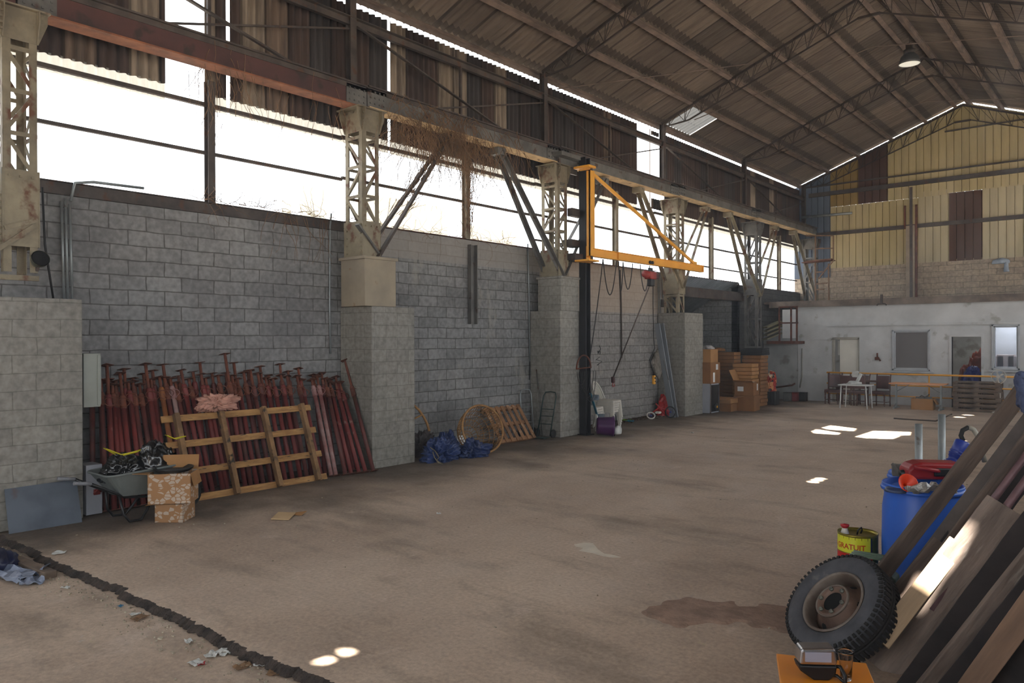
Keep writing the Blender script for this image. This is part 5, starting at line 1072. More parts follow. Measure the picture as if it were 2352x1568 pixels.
def stack(px, py, n, d, rz_, where, t=None, z0=0., jit=.02, h=.105):
    c = onz(px, py) if t is None else V((att(px, py, t).x, att(px, py, t).y, 0)); r_ = random.Random(px)
    p = None
    for k in range(n):
        lab = '%s flat box from the %s of %s' % (ordw(k) if k < n/2 else ordw(n-1-k), 'bottom' if k < n/2 else 'top', where); loc = c+V((r_.uniform(-jit, jit), r_.uniform(-jit, jit), z0+k*(h+.013))); rz2 = rz_+r_.uniform(-.025, .025)
        if p is None: p = cbox(lab, loc, (d[0], d[1], h), rz2, 'cardboard' if px % 2 else 'cardboard_dark', name='flat_box', group='flat boxes in '+where)
        else: dup(p, loc, rz2, lab)
    return c, n*(h+.013)
sA, hA = stack(1672, 934, 15, (.62, .5), 0., 'the left stack behind the open box', t=24.5)
o = xf(heap(73, (.55, .5, .12), 4, .3, 2, .9), Matrix.Translation(sA+V((-.35, -.1, 1.78)))).to('crumpled_paper', 'cardboard_dark'); tag(o, 'crumpled brown paper on top of the left stack of flat boxes', 'paper')
sB, hB = stack(1713, 934, 12, (.62, .55), .02, 'the middle stack of flat boxes', t=23.9)
sC, hC = stack(1734, 926, 14, (.62, .6), -.02, 'the right stack under the black trays', t=25.0)
g0 = None
for k in range(4):
    loc = sC+V((0, .0, hC+.005+k*.056)); lab = '%s black tray from the bottom on the right stack of flat boxes' % ordw(k)
    if g0 is None: g0 = T('black_tray', lab, 'tray', loc, 0, 'black trays on the boxes'); MB().bb((-.36, -.34, 0), (.36, .34, .012)).bb((-.36, -.34, 0), (.36, -.325, .05)).bb((-.36, .325, 0), (.36, .34, .05)).bb((-.36, -.34, 0), (-.345, .34, .05)).bb((.345, -.34, 0), (.36, .34, .05)).to('shell', M('tray_black', (.13, .13, .14), (.09, .09, .1), 3, .5), g0)
    else: dup(g0, loc, .02*k, lab)
b1 = onz(1668, 944); cbox('low brown box lying before the left stack of flat boxes', V((b1.x-.1, b1.y+.1, 0)), (.6, .5, .24), 0.05, 'cardboard_dark'); cbox('flat open brown carton on the low box before the left stack', V((b1.x-.1, b1.y+.1, .245)), (.62, .52, .16), 0.0, 'cardboard', (('+x', 8, .2), ('-y', -15, .18)))
b2 = onz(1718, 943); cbox('large brown box on the floor before the middle stack', V((b2.x-.1, b2.y+.15, 0)), (.62, .62, .46), .12, 'cardboard_dark')
cbox('open brown box with shiny tape and white labels on the large floor box', V((b2.x-.1, b2.y+.15, .465)), (.58, .58, .40), .1, 'cardboard_dark', (('-x', 65, .4), ('-y', 20, .2)), (('+x', .1, .25, .1, .2), ('-y', -.1, .2, .18, .14), ('t', .1, .1, .2, .12)), open_=False, tape=True)
b3 = onz(1771, 929); o = MB().box(V((b3.x-.1, b3.y+.15, .22)), (.5, .5, .44), .1).to('storage_crate', 'tray_black', bev=.02); tag(o, 'black storage crate on the floor right of the cardboard stacks', 'crate')
def patbag():
    m, nt, b, L = new_mat('pattern_cloth'); N = nt.nodes.new; tc = N('ShaderNodeTexCoord'); vo = N('ShaderNodeTexVoronoi'); vo.inputs['Scale'].default_value = 11; L.new(tc.outputs['Object'], vo.inputs[0])
    s = N('ShaderNodeSeparateColor'); L.new(vo.outputs['Color'], s.inputs[0]); r = N('ShaderNodeValToRGB'); r.color_ramp.interpolation = 'CONSTANT'
    for k, (p, c) in enumerate(((0, (.62, .12, .10)), (.4, (.80, .55, .35)), (.6, (.15, .12, .14)), (.75, (.85, .78, .68)), (.88, (.65, .2, .12)))):
        if k > 1: r.color_ramp.elements.new(p)
        r.color_ramp.elements[k].position = p; r.color_ramp.elements[k].color = (*lin(c), 1)
    L.new(s.outputs[0], r.inputs[0]); L.new(r.outputs[0], b.inputs['Base Color']); b.inputs['Roughness'].default_value = .8; MATS['pattern_cloth'] = m
patbag()
o = xf(heap(77, (.48, .48, .62), 5, .25, 2, .7), Matrix.Translation(V((b3.x-.1, b3.y+.15, .44)))).to('cloth_bag', 'pattern_cloth'); tag(o, 'stuffed bag of red, cream and black patterned cloth on the black crate', 'bag')
for k, (px, col, lab) in enumerate(((1808, 'steel_grey', 'grey lidded bin at the foot of the office wall'), (1824, 'red_dull', 'red plastic crate between two dark bins at the office wall'), (1841, 'black_rubber', 'black box right of the red crate at the office wall'))):
    c = onz(px, 921); o = MB().box(c+V((0, .1, .14)), (.26, .3, .28)).box(c+V((0, .1, .29)), (.28, .32, .03)).to('storage_bin', col, bev=.015); tag(o, lab, 'bin')
o = MB().tube([(ox(1782, 887)+.05, YO-.1, oz(1790, 889)), (ox(1822, 884), YO-.1, oz(1820, 884)), (ox(1828), YO-.08, oz(1828, 880))], .03, 8).to('wall_pipe', 'rust'); tag(o, 'rusty pipe stub low on the grey office wall', 'pipe')
o = MB().tube([(ox(1843), YO-.02, oz(1843, 800)), (ox(1843), YO-.02, oz(1843, 865)), (ox(1838), YO-.04, oz(1838, 890))], .022, 8).to('wall_pipe', 'frame_putty'); tag(o, 'pale vertical pipe on the lower office wall left of the doorway', 'pipe')
o = MB().bb((-10.75, 26.2, 0), (-10.62, 26.36, 2.1)).bb((-10.95, 26.15, 0), (-10.8, 26.4, 1.9)).to('steel_upright', 'black_plastic'); tag(o, 'dark steel uprights standing behind the black tray stack', 'steel section')

# landing at the head of the hall corner
g = T('stair_landing', 'rusty stair landing with railing and white panel beside the office wall', 'landing', (-10.3, 26.9, 1.9))
zl = onY(1790, 783, 26.6).z; zt_ = onY(1790, 704, 26.6).z; xa, xb = onY(1768, 780, 26.6).x, onY(1833, 780, 26.6).x
MB().bb((xa, 26.3, zl-.1), (xb, 27.25, zl)).to('platform', 'rust', g, True); 
rl = MB()
for px in (1790, 1817, 1830): x = onY(px, 750, 26.5).x; rl.bb((x-.025, 26.48, zl), (x+.025, 26.53, zt_))
x1, x2 = onY(1790, 750, 26.5).x, onY(1833, 750, 26.5).x; rl.bb((x1, 26.48, zt_-.05), (x2, 26.53, zt_)).bb((x1, 26.48, (zl+zt_)/2), (x2, 26.53, (zl+zt_)/2+.05)); rl.to('railing', 'rust', g, True)
MB().bb((onY(1797, 740, 26.9).x, 26.9, zl+.1), (onY(1832, 740, 26.9).x, 26.92, zt_-.1)).to('panel', 'label_white', g, True)
for k in range(4):
    a, b = att(1757, 752+k*9, 26.6), att(1791, 738+k*9, 26.9); o = MB().bar(a, b, .22, .05).to('plank', M('plank_olive', (.45, .42, .30), (.34, .31, .22), 3, .85)); tag(o, '%s plank from the top stacked on the landing by the corner' % ordw(k), 'plank', 'planks on the landing')
# platform railing in far upper corner
g = T('access_platform', 'rusty access ladder and platform railing in the far upper corner', 'platform', (-9.9, 30.2, 3.5)); yq = 29.6; r_ = lambda px, py: onY(px, py, yq)
mb = MB()
for a, b in (((1850, 541), (1914, 541)), ((1873, 571), (1914, 570)), ((1846, 600), (1915, 594)), ((1875, 652), (1900, 650)), ((1875, 665), (1893, 664)), ((1875, 625), (1895, 624)), ((1914, 541), (1914, 600)), ((1873, 540), (1873, 691)), ((1903, 605), (1904, 690)), ((1880, 640), (1915, 597))): p_, q_ = r_(*a), r_(*b); q_.z = ZT+.06 if b[1] > 688 else q_.z; mb.bar(p_, q_, .045, .045)
mb.to('railing', M('rail_rust', (.50, .38, .28), (.38, .28, .20), 5, .8), g, True); MB().bar(r_(1846, 604), r_(1914, 597), .5, .03, (0, 0, 1)).to('deck', 'rust', g, True)

# ================================================================== yellow railing, tables and chairs before the office
yr = 26.75; zr_ = lambda py, px=2100: onY(px, py, yr).z; xl, xr = onY(1899, 857, yr).x, onY(2345, 863, yr).x+.6
g = T('safety_railing', 'yellow tube safety railing running in front of the office wall', 'railing', ((xl+xr)/2, yr, 0))
z1_ = zr_(860); MB().tube([(xl, yr, z1_), (xr, yr, z1_)], .030, 10).to('top_rail', 'yellow_paint', g, True); MB().tube([(xl, yr, zr_(886)), (xr, yr, zr_(886))], .022, 8).to('mid_rail', 'yellow_paint', g, True); MB().tube([(xl, yr, zr_(911)), (xr, yr, zr_(911))], .018, 8).to('low_rail', 'yellow_paint', g, True)
for px in (1903, 2134, 2338): x = onY(px, 900, yr).x; MB().tube([(x, yr, 0), (x, yr, z1_)], .024, 8).to('post', 'yellow_paint', g, True)
M('leather', (.38, .24, .23), (.30, .19, .18), 3, .38, 0, .1); M('dark_wood', (.36, .21, .15), (.27, .16, .12), 4, .5, 0, .1, stretch=(1, 1, .3))
def dchair(lab, loc, rz_):
    g = T('dining_chair', lab, 'chair', loc, rz_, 'brown leather dining chairs')
    MB().box((0, 0, .455), (.46, .44, .07)).to('seat', 'leather', g, bev=.025, segs=3); MB().bb((-.23, -.22, .38), (.23, .22, .425)).to('seat_rail', 'dark_wood', g, bev=.005)
    MB().box((0, .235, .76), (.40, .05, .42), mat=Matrix.Rotation(R(-7), 3, 'X')).to('backrest', 'leather', g, bev=.02, segs=3)
    for s in (-1, 1):
        MB().tube([(s*.215, .21, 0), (s*.215, .20, .42), (s*.215, .215, .6), (s*.215, .27, 1.0)], .02, 8).to('rear_leg', 'dark_wood', g)
        MB().lathe([(.016, 0), (.02, .02), (.024, .10), (.016, .13), (.028, .22), (.018, .26), (.026, .32), (.026, .40)], 10, (s*.2, -.19, 0)).to('front_leg', 'dark_wood', g)
        MB().lathe([(0, 1.04), (.016, 1.02), (.02, .99), (.012, .97)], 8, (s*.215, .275, 0)).to('finial', 'dark_wood', g)
    MB().tube([(-.2, 0, .14), (.2, 0, .14)], .012, 6).tube([(-.2, -.19, .14), (-.215, .2, .14)], .012, 6).tube([(.2, -.19, .14), (.215, .2, .14)], .012, 6).to('stretcher', 'dark_wood', g); return g
def gp(px, py, dy=0): p = onz(px, py); return V((p.x, p.y+dy, 0))
ch = dchair('brown leather dining chair at the far left end of the yellow railing', gp(1914, 927), R(0))
for px, py, rz_, lab in ((1962, 927, R(175), 'brown leather dining chair seen through the white table legs on the left'), (1946, 922, R(20), 'brown leather dining chair tucked behind the white table against the railing'), (1988, 927, R(185), 'brown leather dining chair seen through the white table legs on the right'), (2003, 923, R(-40), 'brown leather dining chair half hidden behind the white table right end'), (2041, 928, R(-8), 'brown leather dining chair standing between the two tables')):
    p = gp(px, py); dup(ch, (p.x, min(p.y, 26.35), 0), rz_, lab)
def table(lab, a, b, z, dpt, top, leg, th=.03, legr=.018, style=0):
    A, B = gp(*a), gp(*b); A = V((A.x, A.y, 0)); B = V((B.x, A.y+(B.y-A.y)*.5, 0)); g = T('folding_table' if style else 'table', lab, 'table', ((A.x+B.x)/2, (A.y+B.y)/2+dpt/2, 0)); x0_, x1_, y0_, y1_ = A.x, B.x, A.y, A.y+dpt
    MB().bb((x0_-.05, y0_-.05, z-th), (x1_+.05, y1_+.05, z)).to('table_top', top, g, True, bev=.008)
    if style == 0:
        for x in (x0_, x1_):
            for y in (y0_, y1_): MB().tube([(x, y, 0), (x+(.04 if x == x0_ else -.04), y, z-th)], legr, 8).to('leg', leg, g, True)
    else:
        for x in (x0_+.08, x1_-.08):
            MB().box((x, (y0_+y1_)/2, z/2), (.05, .05, z-.04)).bar((x, y0_, .02), (x, y1_, .02), .05, .035, (0, 0, 1)).bar((x, (y0_+y1_)/2, .15), (x, y0_+.05, .04), .03, .03, (1, 0, 0)).to('leg', leg, g, True); MB().tube([(x, (y0_+y1_)/2, z-.28), (x+(.4 if x < (x0_+x1_)/2 else -.4), (y0_+y1_)/2, z-.04)], .012, 6).to('brace', leg, g, True)
    return g
table('small white table with thin legs and papers on it, left before the railing', (1929, 937), (2001, 938), .745, .55, 'white_paint', 'white_paint')
table('long folding table with orange wood top and grey legs, middle before the railing', (2046, 938), (2172, 941), .80, .65, M('beech_top', (.90, .64, .44), (.86, .60, .41), 1.5, .5, 0, .02), 'galv', .035, style=1)
o = xf(heap(81, (.5, .35, .10), 4, .3, 2, .9), Matrix.Translation(gp(1955, 938)+V((0, .25, .745)))).to('paper_heap', 'litter_white'); tag(o, 'crumpled white papers lying on the small white table', 'paper')
p = gp(1967, 938)+V((0, .25, .76)); o = MB().box(p+V((0, 0, .17)), (.10, .08, .34), mat=Matrix.Rotation(R(25), 3, 'Y')).box(p+V((-.1, .02, .3)), (.2, .12, .2)).to('plastic_bag', 'litter_white', bev=.03); tag(o, 'white plastic bag with packet standing on the small white table', 'plastic bag')
p = gp(1990, 930); o = MB().box(V((p.x, min(p.y, 26.3), .80)), (.9, .3, .05)).to('dark_board', 'dark_wood'); tag(o, 'dark board lying behind the small white table', 'board')
p = onY(1963, 850, YO-.05); o = MB().bb((p.x-.17, YO+.55, .86), (p.x+.17, YO+.85, 1.30)).to('blue_crate', M('crate_blue', (.12, .38, .62), (.1, .32, .55), 3, .5), bev=.01); tag(o, 'blue plastic crate inside the left doorway of the office', 'crate')
o = MB().bb((p.x-.75, YO+.4, .0), (p.x+.25, YO+.95, .855)).to('cupboard', 'dark_wood', bev=.01); tag(o, 'low dark wooden cupboard inside the left doorway of the office', 'cupboard')
c = gp(2117, 941); g = cbox('open brown cardboard box full of scraps under the folding table', V((c.x, c.y+.2, 0)), (.60, .40, .34), 0.03, 'cardboard', (('+x', -60, .2), ('-x', -20, .15)))
MB().tube([V((-.2, 0, .3)), V((-.05, .05, .42)), V((.1, -.05, .36)), V((.15, .05, .46)), V((0, 0, .33))], .02, 6).box((-.1, 0, .33), (.2, .2, .1), .3).box((.12, .03, .33), (.18, .15, .12), .8).to('scraps', 'steel_grey', g)
o = crumple('white paper on the floor left of the open box under the folding table', 'paper_scrap', 'paper', gp(2080, 927)+V((0, 0, 0)), (.4, .3, .15), 'litter_white', 0, 9, .002, 6)
# stack of pallets
c = gp(2184, 943); c = V((c.x, c.y, 0)); p0 = None
for k in range(6):
    lab = '%s grey wooden pallet from the floor in the stack under the office doorway' % ordw(k); loc = c+V((.66+rnd.uniform(-.03, .03), .45+rnd.uniform(-.02, .02), k*.146))
    if p0 is None:
        p0 = T('stacked_pallet', lab, 'pallet', loc, R(2), 'grey pallets stacked before the office')
        for y in (-.37, -.185, 0, .185, .37): MB().box((0, y, .134), (1.22, .10, .02)).to('deck_board', 'wood_old', p0)
        for y in (-.37, 0, .37):
            MB().box((0, y, .012), (1.22, .10, .02)).to('bottom_board', 'wood_old', p0)
            for x in (-.54, 0, .54): MB().box((x, y, .065), (.14, .10, .085)).to('block', 'wood_old', p0)
        for y in (-.43, .43): MB().box((0, y, .05), (1.22, .02, .075)).to('side_board', 'wood_old', p0)
        for x in (-.54, 0, .54): MB().box((x, 0, .116), (.14, .84, .018)).to('cross_board', 'wood_old', p0)
    else: dup(p0, loc, R(2)+rnd.uniform(-.03, .03), lab)
# standing fan
c = gp(2295, 948); g = T('standing_fan', 'white pedestal fan with round cage beside the pallet stack', 'fan', c)
MB().lathe([(0, 0), (.19, 0), (.20, .02), (.16, .04), (.05, .06), (.03, .08)], 24, c).to('base', 'white_plastic', g, True); MB().tube([c+V((0, 0, .05)), c+V((0, 0, .62)), c+V((0, 0, .64)), c+V((0, 0, .95))], [.045, .035, .022, .022], 12).to('column', 'white_plastic', g, True)
fc = c+V((0, 0, 1.06)); fn = (-fw*.55-rt*.83).normalized(); qf = fn.to_track_quat('Z', 'Y').to_matrix(); hub = fc-fn*.13
MB().lathe([(0, 0), (.06, 0), (.075, .03), (.07, .12), (.05, .15), (0, .15)], 16, hub-fn*.06, qf).to('motor', 'white_plastic', g, True)
cg = MB()
for s, z in ((1, .075), (-1, -.01)):
    for k in range(28): a_ = 2*PI*k/28; cg.tube([fc+qf@V((.04*math.cos(a_), .04*math.sin(a_), z)), fc+qf@V((.14*math.cos(a_), .14*math.sin(a_), z)), fc+qf@V((.195*math.cos(a_), .195*math.sin(a_), .032))], .0025, 4, caps=False)
cg.tube([fc+qf@V((.2*math.cos(a_), .2*math.sin(a_), .032)) for a_ in [2*PI*j/32 for j in range(32)]], .009, 6, closed=True); cg.lathe([(0, .078), (.045, .078)], 14, fc, qf); cg.to('cage', 'white_plastic', g, True)
bl = MB()
for k in range(5):
    a_ = 2*PI*k/5; bl.add([fc+qf@V((.03*math.cos(a_), .03*math.sin(a_), .02)), fc+qf@V((.16*math.cos(a_-.35), .16*math.sin(a_-.35), .01)), fc+qf@V((.17*math.cos(a_), .17*math.sin(a_), .025)), fc+qf@V((.15*math.cos(a_+.4), .15*math.sin(a_+.4), .05))], [(0, 1, 2, 3)])
bl.to('blade', M('fan_blade', (.55, .62, .70), (.5, .57, .65), 3, .4, 0, 0), g, True, solid=.003)
o = xf(heap(91, (.6, .6, .62), 5, .3, 2, .9), Matrix.Translation(gp(2325, 942)+V((.05, .4, 0)))).to('clothes_pile', M('dark_red_cloth', (.36, .10, .16), (.13, .12, .26), 5, .9, 0, .3)); tag(o, 'pile of dark red and blue clothes on the floor behind the fan', 'clothes')
# inside the right doorway
o = xf(heap(92, (.9, .8, 1.22), 5, .3, 1.6, .9), Matrix.Translation(V((ox(2224), YO+.95, 0)))).to('blue_sack', M('sack_blue', (.06, .16, .62), (.04, .10, .42), 4, .25, 0, .3)); tag(o, 'shiny bright blue sack heaped inside the dark doorway', 'sack')
o = xf(heap(93, (1.3, .8, 1.75), 5, .3, 1.6, .9), Matrix.Translation(V((ox(2212), YO+1.9, 0)))).to('orange_sack', M('sack_orange', (.55, .20, .08), (.4, .13, .06), 4, .6, 0, .3)); tag(o, 'rust orange sack behind the blue one inside the dark doorway', 'sack')
# white goods behind the right window, blue pile behind the dusty window
for k, (px, w_) in enumerate(((2288, .42), (2310, .45), (2334, .42))):
    x = onY(px, 840, YO+.8).x; o = MB().bb((x-w_/2, YO+.7, .0), (x+w_/2, YO+1.1, 1.62+.04*(k == 1))).to('file_box', M('parcel', (.82, .76, .72), (.76, .68, .63), 2, .8, 0, .02, c3=(.75, .35, .32), t3=.70), bev=.01); tag(o, '%s pale parcel stack behind the right-hand office window' % ('left', 'middle', 'right')[k], 'parcel')
o = xf(heap(94, (.9, .7, .5), 4, .3, 1.6, .9), Matrix.Translation(V((ox(2090), YO+.9, 1.0)))).to('blue_cloth_pile', M('pale_blue', (.35, .45, .65), (.28, .37, .56), 4, .9)); tag(o, 'pale blue cloth pile behind the dusty office window', 'cloth')
o = MB().bb((ox(2060), YO+.4, 0), (ox(2128), YO+1.4, .995)).to('work_desk', 'dark_wood'); tag(o, 'desk under the blue cloth pile behind the dusty office window', 'desk')
p = onY(2015, 823, YO-.03); o = MB().tube([p+V((0, 0, .18)), p+V((.01, -.04, .05)), p+V((.12, -.08, -.08))], .03, 7).box(p+V((0, -.04, 0)), (.12, .1, .1)).to('wall_bracket', 'rust', bev=.01); tag(o, 'rusty bracket stub on the office wall left of the dusty window', 'bracket')
p = onY(2025, 690, YO-.2); o = MB().box(p+V((0, 0, .05)), (.06, .12, .3)).tube([p+V((-.15, 0, -.16)), p+V((-.1, 0, -.1)), p+V((.1, 0, -.1)), p+V((.15, 0, -.16))], .02, 6).to('wall_bracket', 'steel_dark'); tag(o, 'dark iron bracket under the timber fascia of the office', 'bracket')
o = MB().tube([onz(2053, 962)+V((0, 0, .02)), onz(2100, 965)+V((0, 0, .015)), onz(2150, 968)+V((0, 0, .015))], .02, 6).tube([onz(2150, 968)+V((0, 0, .02)), onz(2186, 955)+V((0, 0, .05))], .018, 6).to('steel_rod', 'steel_dark'); tag(o, 'bent dark steel rod lying on the floor before the folding table', 'rod')

# ================================================================== right foreground
M('barrel_blue', (.19, .42, .82), (.15, .36, .74), 1.2, .38, 0, .02)
def barrel(lab, px, t, h):
    p = att(px, 1100, t); c = V((p.x, p.y, 0)); g = T('barrel', lab, 'barrel', c); r = .298
    MB().lathe([(0, 0), (r-.06, 0), (r-.02, .03), (r-.015, .08), (r, .14), (r+.005, h*.5), (r, h-.2), (r-.015, h-.10), (r-.012, h-.06)], 48, c).to('drum', 'barrel_blue', g, True)
    MB().lathe([(r-.012, h-.065), (r+.008, h-.06), (r+.014, h-.045), (r+.008, h-.03), (r-.004, h-.025), (r+.004, h-.012), (r-.004, h), (r-.018, h-.005), (r-.028, h-.06), (r-.03, h-.06)], 48, c).to('rim', 'barrel_blue', g, True)
    MB().lathe([(0, h-.05), (.14, h-.05), (.15, h-.035), (.22, h-.03), (.24, h-.055), (r-.022, h-.06)], 48, c).to('lid', 'barrel_blue', g, True)
    MB().lathe([(0, h-.02), (.03, h-.02), (.04, h-.03), (.04, h-.05)], 14, c+V((.12, .1, 0))).to('bung', 'black_plastic', g, True)
    return c
B1 = barrel('nearer blue plastic barrel carrying the orange funnel, right foreground', 2119, 6.2, 1.01); B2 = barrel('farther blue plastic barrel half hidden behind the nearer one', 2124, 6.92, .965)
# red jerrycan lying across the barrels
jc = att(2137, 1083, 6.42); jc = V((jc.x, jc.y, 1.085)); g = T('red_jerrycan', 'red plastic petrol can lying on its side across the blue barrels', 'jerrycan', jc, math.atan2(rt.y, rt.x)+R(-4))
M('can_red', (.62, .11, .13), (.52, .08, .1), 2, .4, 0, .02)
MB().prism([(-.22, -.06), (-.15, -.075), (.22, -.075), (.24, -.06), (.24, .045), (.20, .065), (-.11, .07), (-.18, .05), (-.22, .01)], Matrix(((1, 0, 0, 0), (0, 0, 1, -.10), (0, 1, 0, .0), (0, 0, 0, 1))), .20).to('body', 'can_red', g, bev=.028, segs=3)
MB().tube([(-.17, -.10, .03), (-.13, -.14, .03), (-.02, -.14, .01), (.02, -.10, 0)], .018, 8).to('handle', 'can_red', g); MB().box((.05, -.105, -.01), (.14, .02, .07)).to('spout_holder', 'black_plastic', g, bev=.01)
MB().lathe([(0, .05), (.03, .05), (.035, 0)], 14, (-.20, 0, -.04), Matrix.Rotation(-PI/2, 3, 'Y')).to('cap', 'black_plastic', g)
# funnel, foil bag, cup
fp = B1+V((0, 0, .97)); fx = att(2083, 1110, 6.05); g = T('funnel', 'bright orange plastic funnel lying on the nearer blue barrel', 'funnel', V((fx.x, fx.y, 1.03)), 0)
MB().lathe([(.009, -.10), (.011, -.055), (.016, -.035), (.072, .02), (.077, .028), (.071, .028), (.015, -.03)], 24, (0, 0, 0), Matrix.Rotation(R(62), 3, Vector((1, .8, 0)))).to('cone', M('orange', (.92, .28, .08), (.85, .22, .05), 3, .4, 0, 0), g)
fx = att(2135, 1112, 5.95); o = crumple('silver foil bag lying on the nearer blue barrel', 'foil_bag', 'bag', V((fx.x, fx.y, .975)), (.34, .18, .13), M('foil', (.75, .74, .72), (.55, .54, .53), 12, .3, .6, .3), math.atan2(rt.y, rt.x)-.2, 4, .004, 10)
fx = att(2050, 1108, 6.1); g = T('round_cover', 'dark round lid with torn paper at the left of the nearer barrel top', 'lid', V((fx.x, fx.y, .975))); MB().lathe([(0, .02), (.08, .02), (.09, 0), (.09, -.01), (0, -.01)], 20, (.03, 0, 0)).to('disc', M('navy_lid', (.2, .25, .38), (.15, .2, .3), 3, .4), g)
fx = att(2066, 1075, 6.75); o = MB().box(V((fx.x, fx.y, 1.02)), (.12, .1, .1), .3).bar(V((fx.x-.05, fx.y-.05, 1.08)), V((fx.x+.06, fx.y-.1, .96)), .012, .03).to('tin_box', 'steel_grey', bev=.008); tag(o, 'small grey tin on the farther blue barrel behind the red can', 'tin')
# drum pump with hose
pp = att(2200, 1050, 6.75); g = T('barrel_pump', 'blue hand pump with looping grey hose on the farther barrel', 'pump', V((pp.x, pp.y, .95)))
a, b = att(2183, 1078, 6.75), att(2212, 1012, 6.75); ax = (b-a).normalized(); qa = ax.to_track_quat('Z', 'Y').to_matrix(); l_ = (b-a).length; M('pump_blue', (.16, .25, .62), (.12, .20, .52), 3, .4, 0, 0)
MB().lathe([(0, 0), (.06, 0), (.065, .02), (.065, .08), (.055, .085), (.055, .11), (.062, .115), (.062, l_*.95), (.05, l_), (0, l_)], 20, a, qa).to('body', 'pump_blue', g, True)
MB().lathe([(.056, .12), (.068, .12), (.068, .13), (.056, .13)], 20, a+ax*.02, qa).lathe([(.056, .12), (.068, .12), (.068, .13), (.056, .13)], 20, a+ax*.045, qa).to('rib', 'pump_blue', g, True)
MB().box(a+ax*.05-rt*.055, (.05, .05, .07), mat=qa).lathe([(0, .0), (.025, 0), (.025, .05), (0, .05)], 14, a+ax*.05-fw*.09, (-fw).to_track_quat('Z', 'Y').to_matrix()).to('valve', 'pump_blue', g, True)
MB().tube([a, V((a.x+.02, a.y, .93))], .022, 10).to('stem', 'pump_blue', g, True)
MB().tube([b, att(2207, 1000, 6.75), att(2211, 988, 6.75), att(2224, 981, 6.75)], .02, 10).to('hose_dark', 'black_rubber', g, True)
MB().tube([att(2223, 981, 6.75), att(2236, 986, 6.75), att(2245, 1000, 6.72), att(2251, 1025, 6.7), att(2262, 1060, 6.7)], .021, 10).to('hose', M('hose_grey', (.62, .60, .54), (.54, .52, .47), 3, .5, 0, 0), g, True)
for k, (px, py, lab) in enumerate(((2110, 973, 'shorter galvanised post standing behind the blue barrels'), (2163, 951, 'taller galvanised post standing behind the blue barrels'))):
    t_ = 7.62+.25*k; p = att(px, py, t_); r__ = .0335; o = MB().tube([(p.x, p.y, 0), p], r__, 16, caps=False).to('steel_pipe', 'galv', solid=.004); tag(o, lab, 'pipe')
# printed drum with handle
M('drum_gold', (.66, .60, .26), (.58, .52, .20), 3, .3, .7, 0); M('drum_yellow', (.86, .87, .20), (.82, .82, .17), 2, .35, 0, 0); M('drum_red', (.80, .10, .09), (.72, .08, .07), 2, .35, 0, 0); M('drum_olive', (.36, .40, .12), (.3, .34, .1), 3, .35, .3, 0); M('drum_pink', (.86, .42, .44), (.8, .36, .38), 3, .4, 0, 0); M('ink_red', (.80, .30, .06), (.74, .24, .05), 3, .4, 0, 0)
dp = att(1970, 1226, 6.45); c = V((dp.x, dp.y, 0)); h = dp.z+.02; r = .158; g = T('metal_drum', 'yellow and red metal drum printed GRATUIT, with red spout cap', 'drum', c)
vd = math.atan2(EYE.y-c.y, EYE.x-c.x)
MB().lathe([(r-.01, h-.02), (r-.004, h-.012), (r, h), (r+.004, h-.006), (r, h-.015), (r, h-.04)], 40, c).lathe([(0, h-.022), (r-.01, h-.022)], 40, c).to('top', 'drum_gold', g, True)
aa, ab = vd-R(75)-R(30), vd+R(28)      # printed band faces left of the view
def band(z0_, z1_, a0_, a1_, mat, nm_, rr=r): MB().lathe([(rr, z0_), (rr, z1_)], 28, c, ang=a1_-a0_, a0=a0_).to(nm_, mat, g, True)
band(h-.155, h-.02, vd-R(130), vd+R(38), 'drum_yellow', 'yellow_band'); band(h-.165, h-.02, vd+R(44), vd+R(230), 'drum_olive', 'plain_band'); band(h-.165, h-.02, vd+R(38), vd+R(44), 'navy_pack', 'seam')
band(0, h-.155, vd-R(130), vd+R(44), 'drum_red', 'red_band'); band(0, h-.165, vd+R(44), vd+R(230), 'drum_olive', 'plain_band')
MB().lathe([(r, h-.16), (r+.003, h-.156), (r, h-.15)], 40, c).lathe([(0, .005), (r, .005)], 30, c).to('bead', 'drum_gold', g, True)
MB().lathe([(r+.0012, h-.31), (r+.0012, h-.22)], 20, c, ang=R(60), a0=vd-R(62)).to('pink_panel', 'drum_pink', g, True)
for k in range(2): MB().lathe([(r+.002, h-.205-.028*k), (r+.002, h-.198-.028*k)], 20, c, ang=R(52), a0=vd-R(60)).to('print_line', 'navy_lid', g, True)
def text_mesh(s, size, ext=.0):
    cu = bpy.data.curves.new('t', 'FONT'); cu.body = s; cu.size = size; cu.resolution_u = 3; cu.offset = .0012; ob = bpy.data.objects.new('t', cu); C.objects.link(ob)
    dg = bpy.context.evaluated_depsgraph_get(); me = ob.evaluated_get(dg).to_mesh(); vs = [v.co.copy() for v in me.vertices]; fs = [tuple(p.vertices) for p in me.polygons]; ob.to_mesh_clear(); bpy.data.objects.remove(ob); return vs, fs
vs, fs = text_mesh('A GRATUIT', .062); w_ = max(v.x for v in vs); hh = max(v.y for v in vs)
angs = lambda x: vd-R(90)+(x/w_)*R(112)
MB().add([c+V(((r+.0022)*math.cos(angs(v.x)), (r+.0022)*math.sin(angs(v.x)), h-.12+v.y)) for v in vs], fs).to('lettering', 'ink_red', g, True)
sp = c+V(((.1)*math.cos(vd-R(85)), .1*math.sin(vd-R(85)), h-.02)); MB().lathe([(.035, 0), (.025, .03), (.02, .05)], 16, sp).to('spout', 'white_plastic', g, True); MB().lathe([(.022, .045), (.034, .06), (.036, .075), (0, .08)], 16, sp).to('spout_cap', M('cap_red', (.70, .12, .16), (.6, .1, .12), 3, .4, 0, 0), g, True)
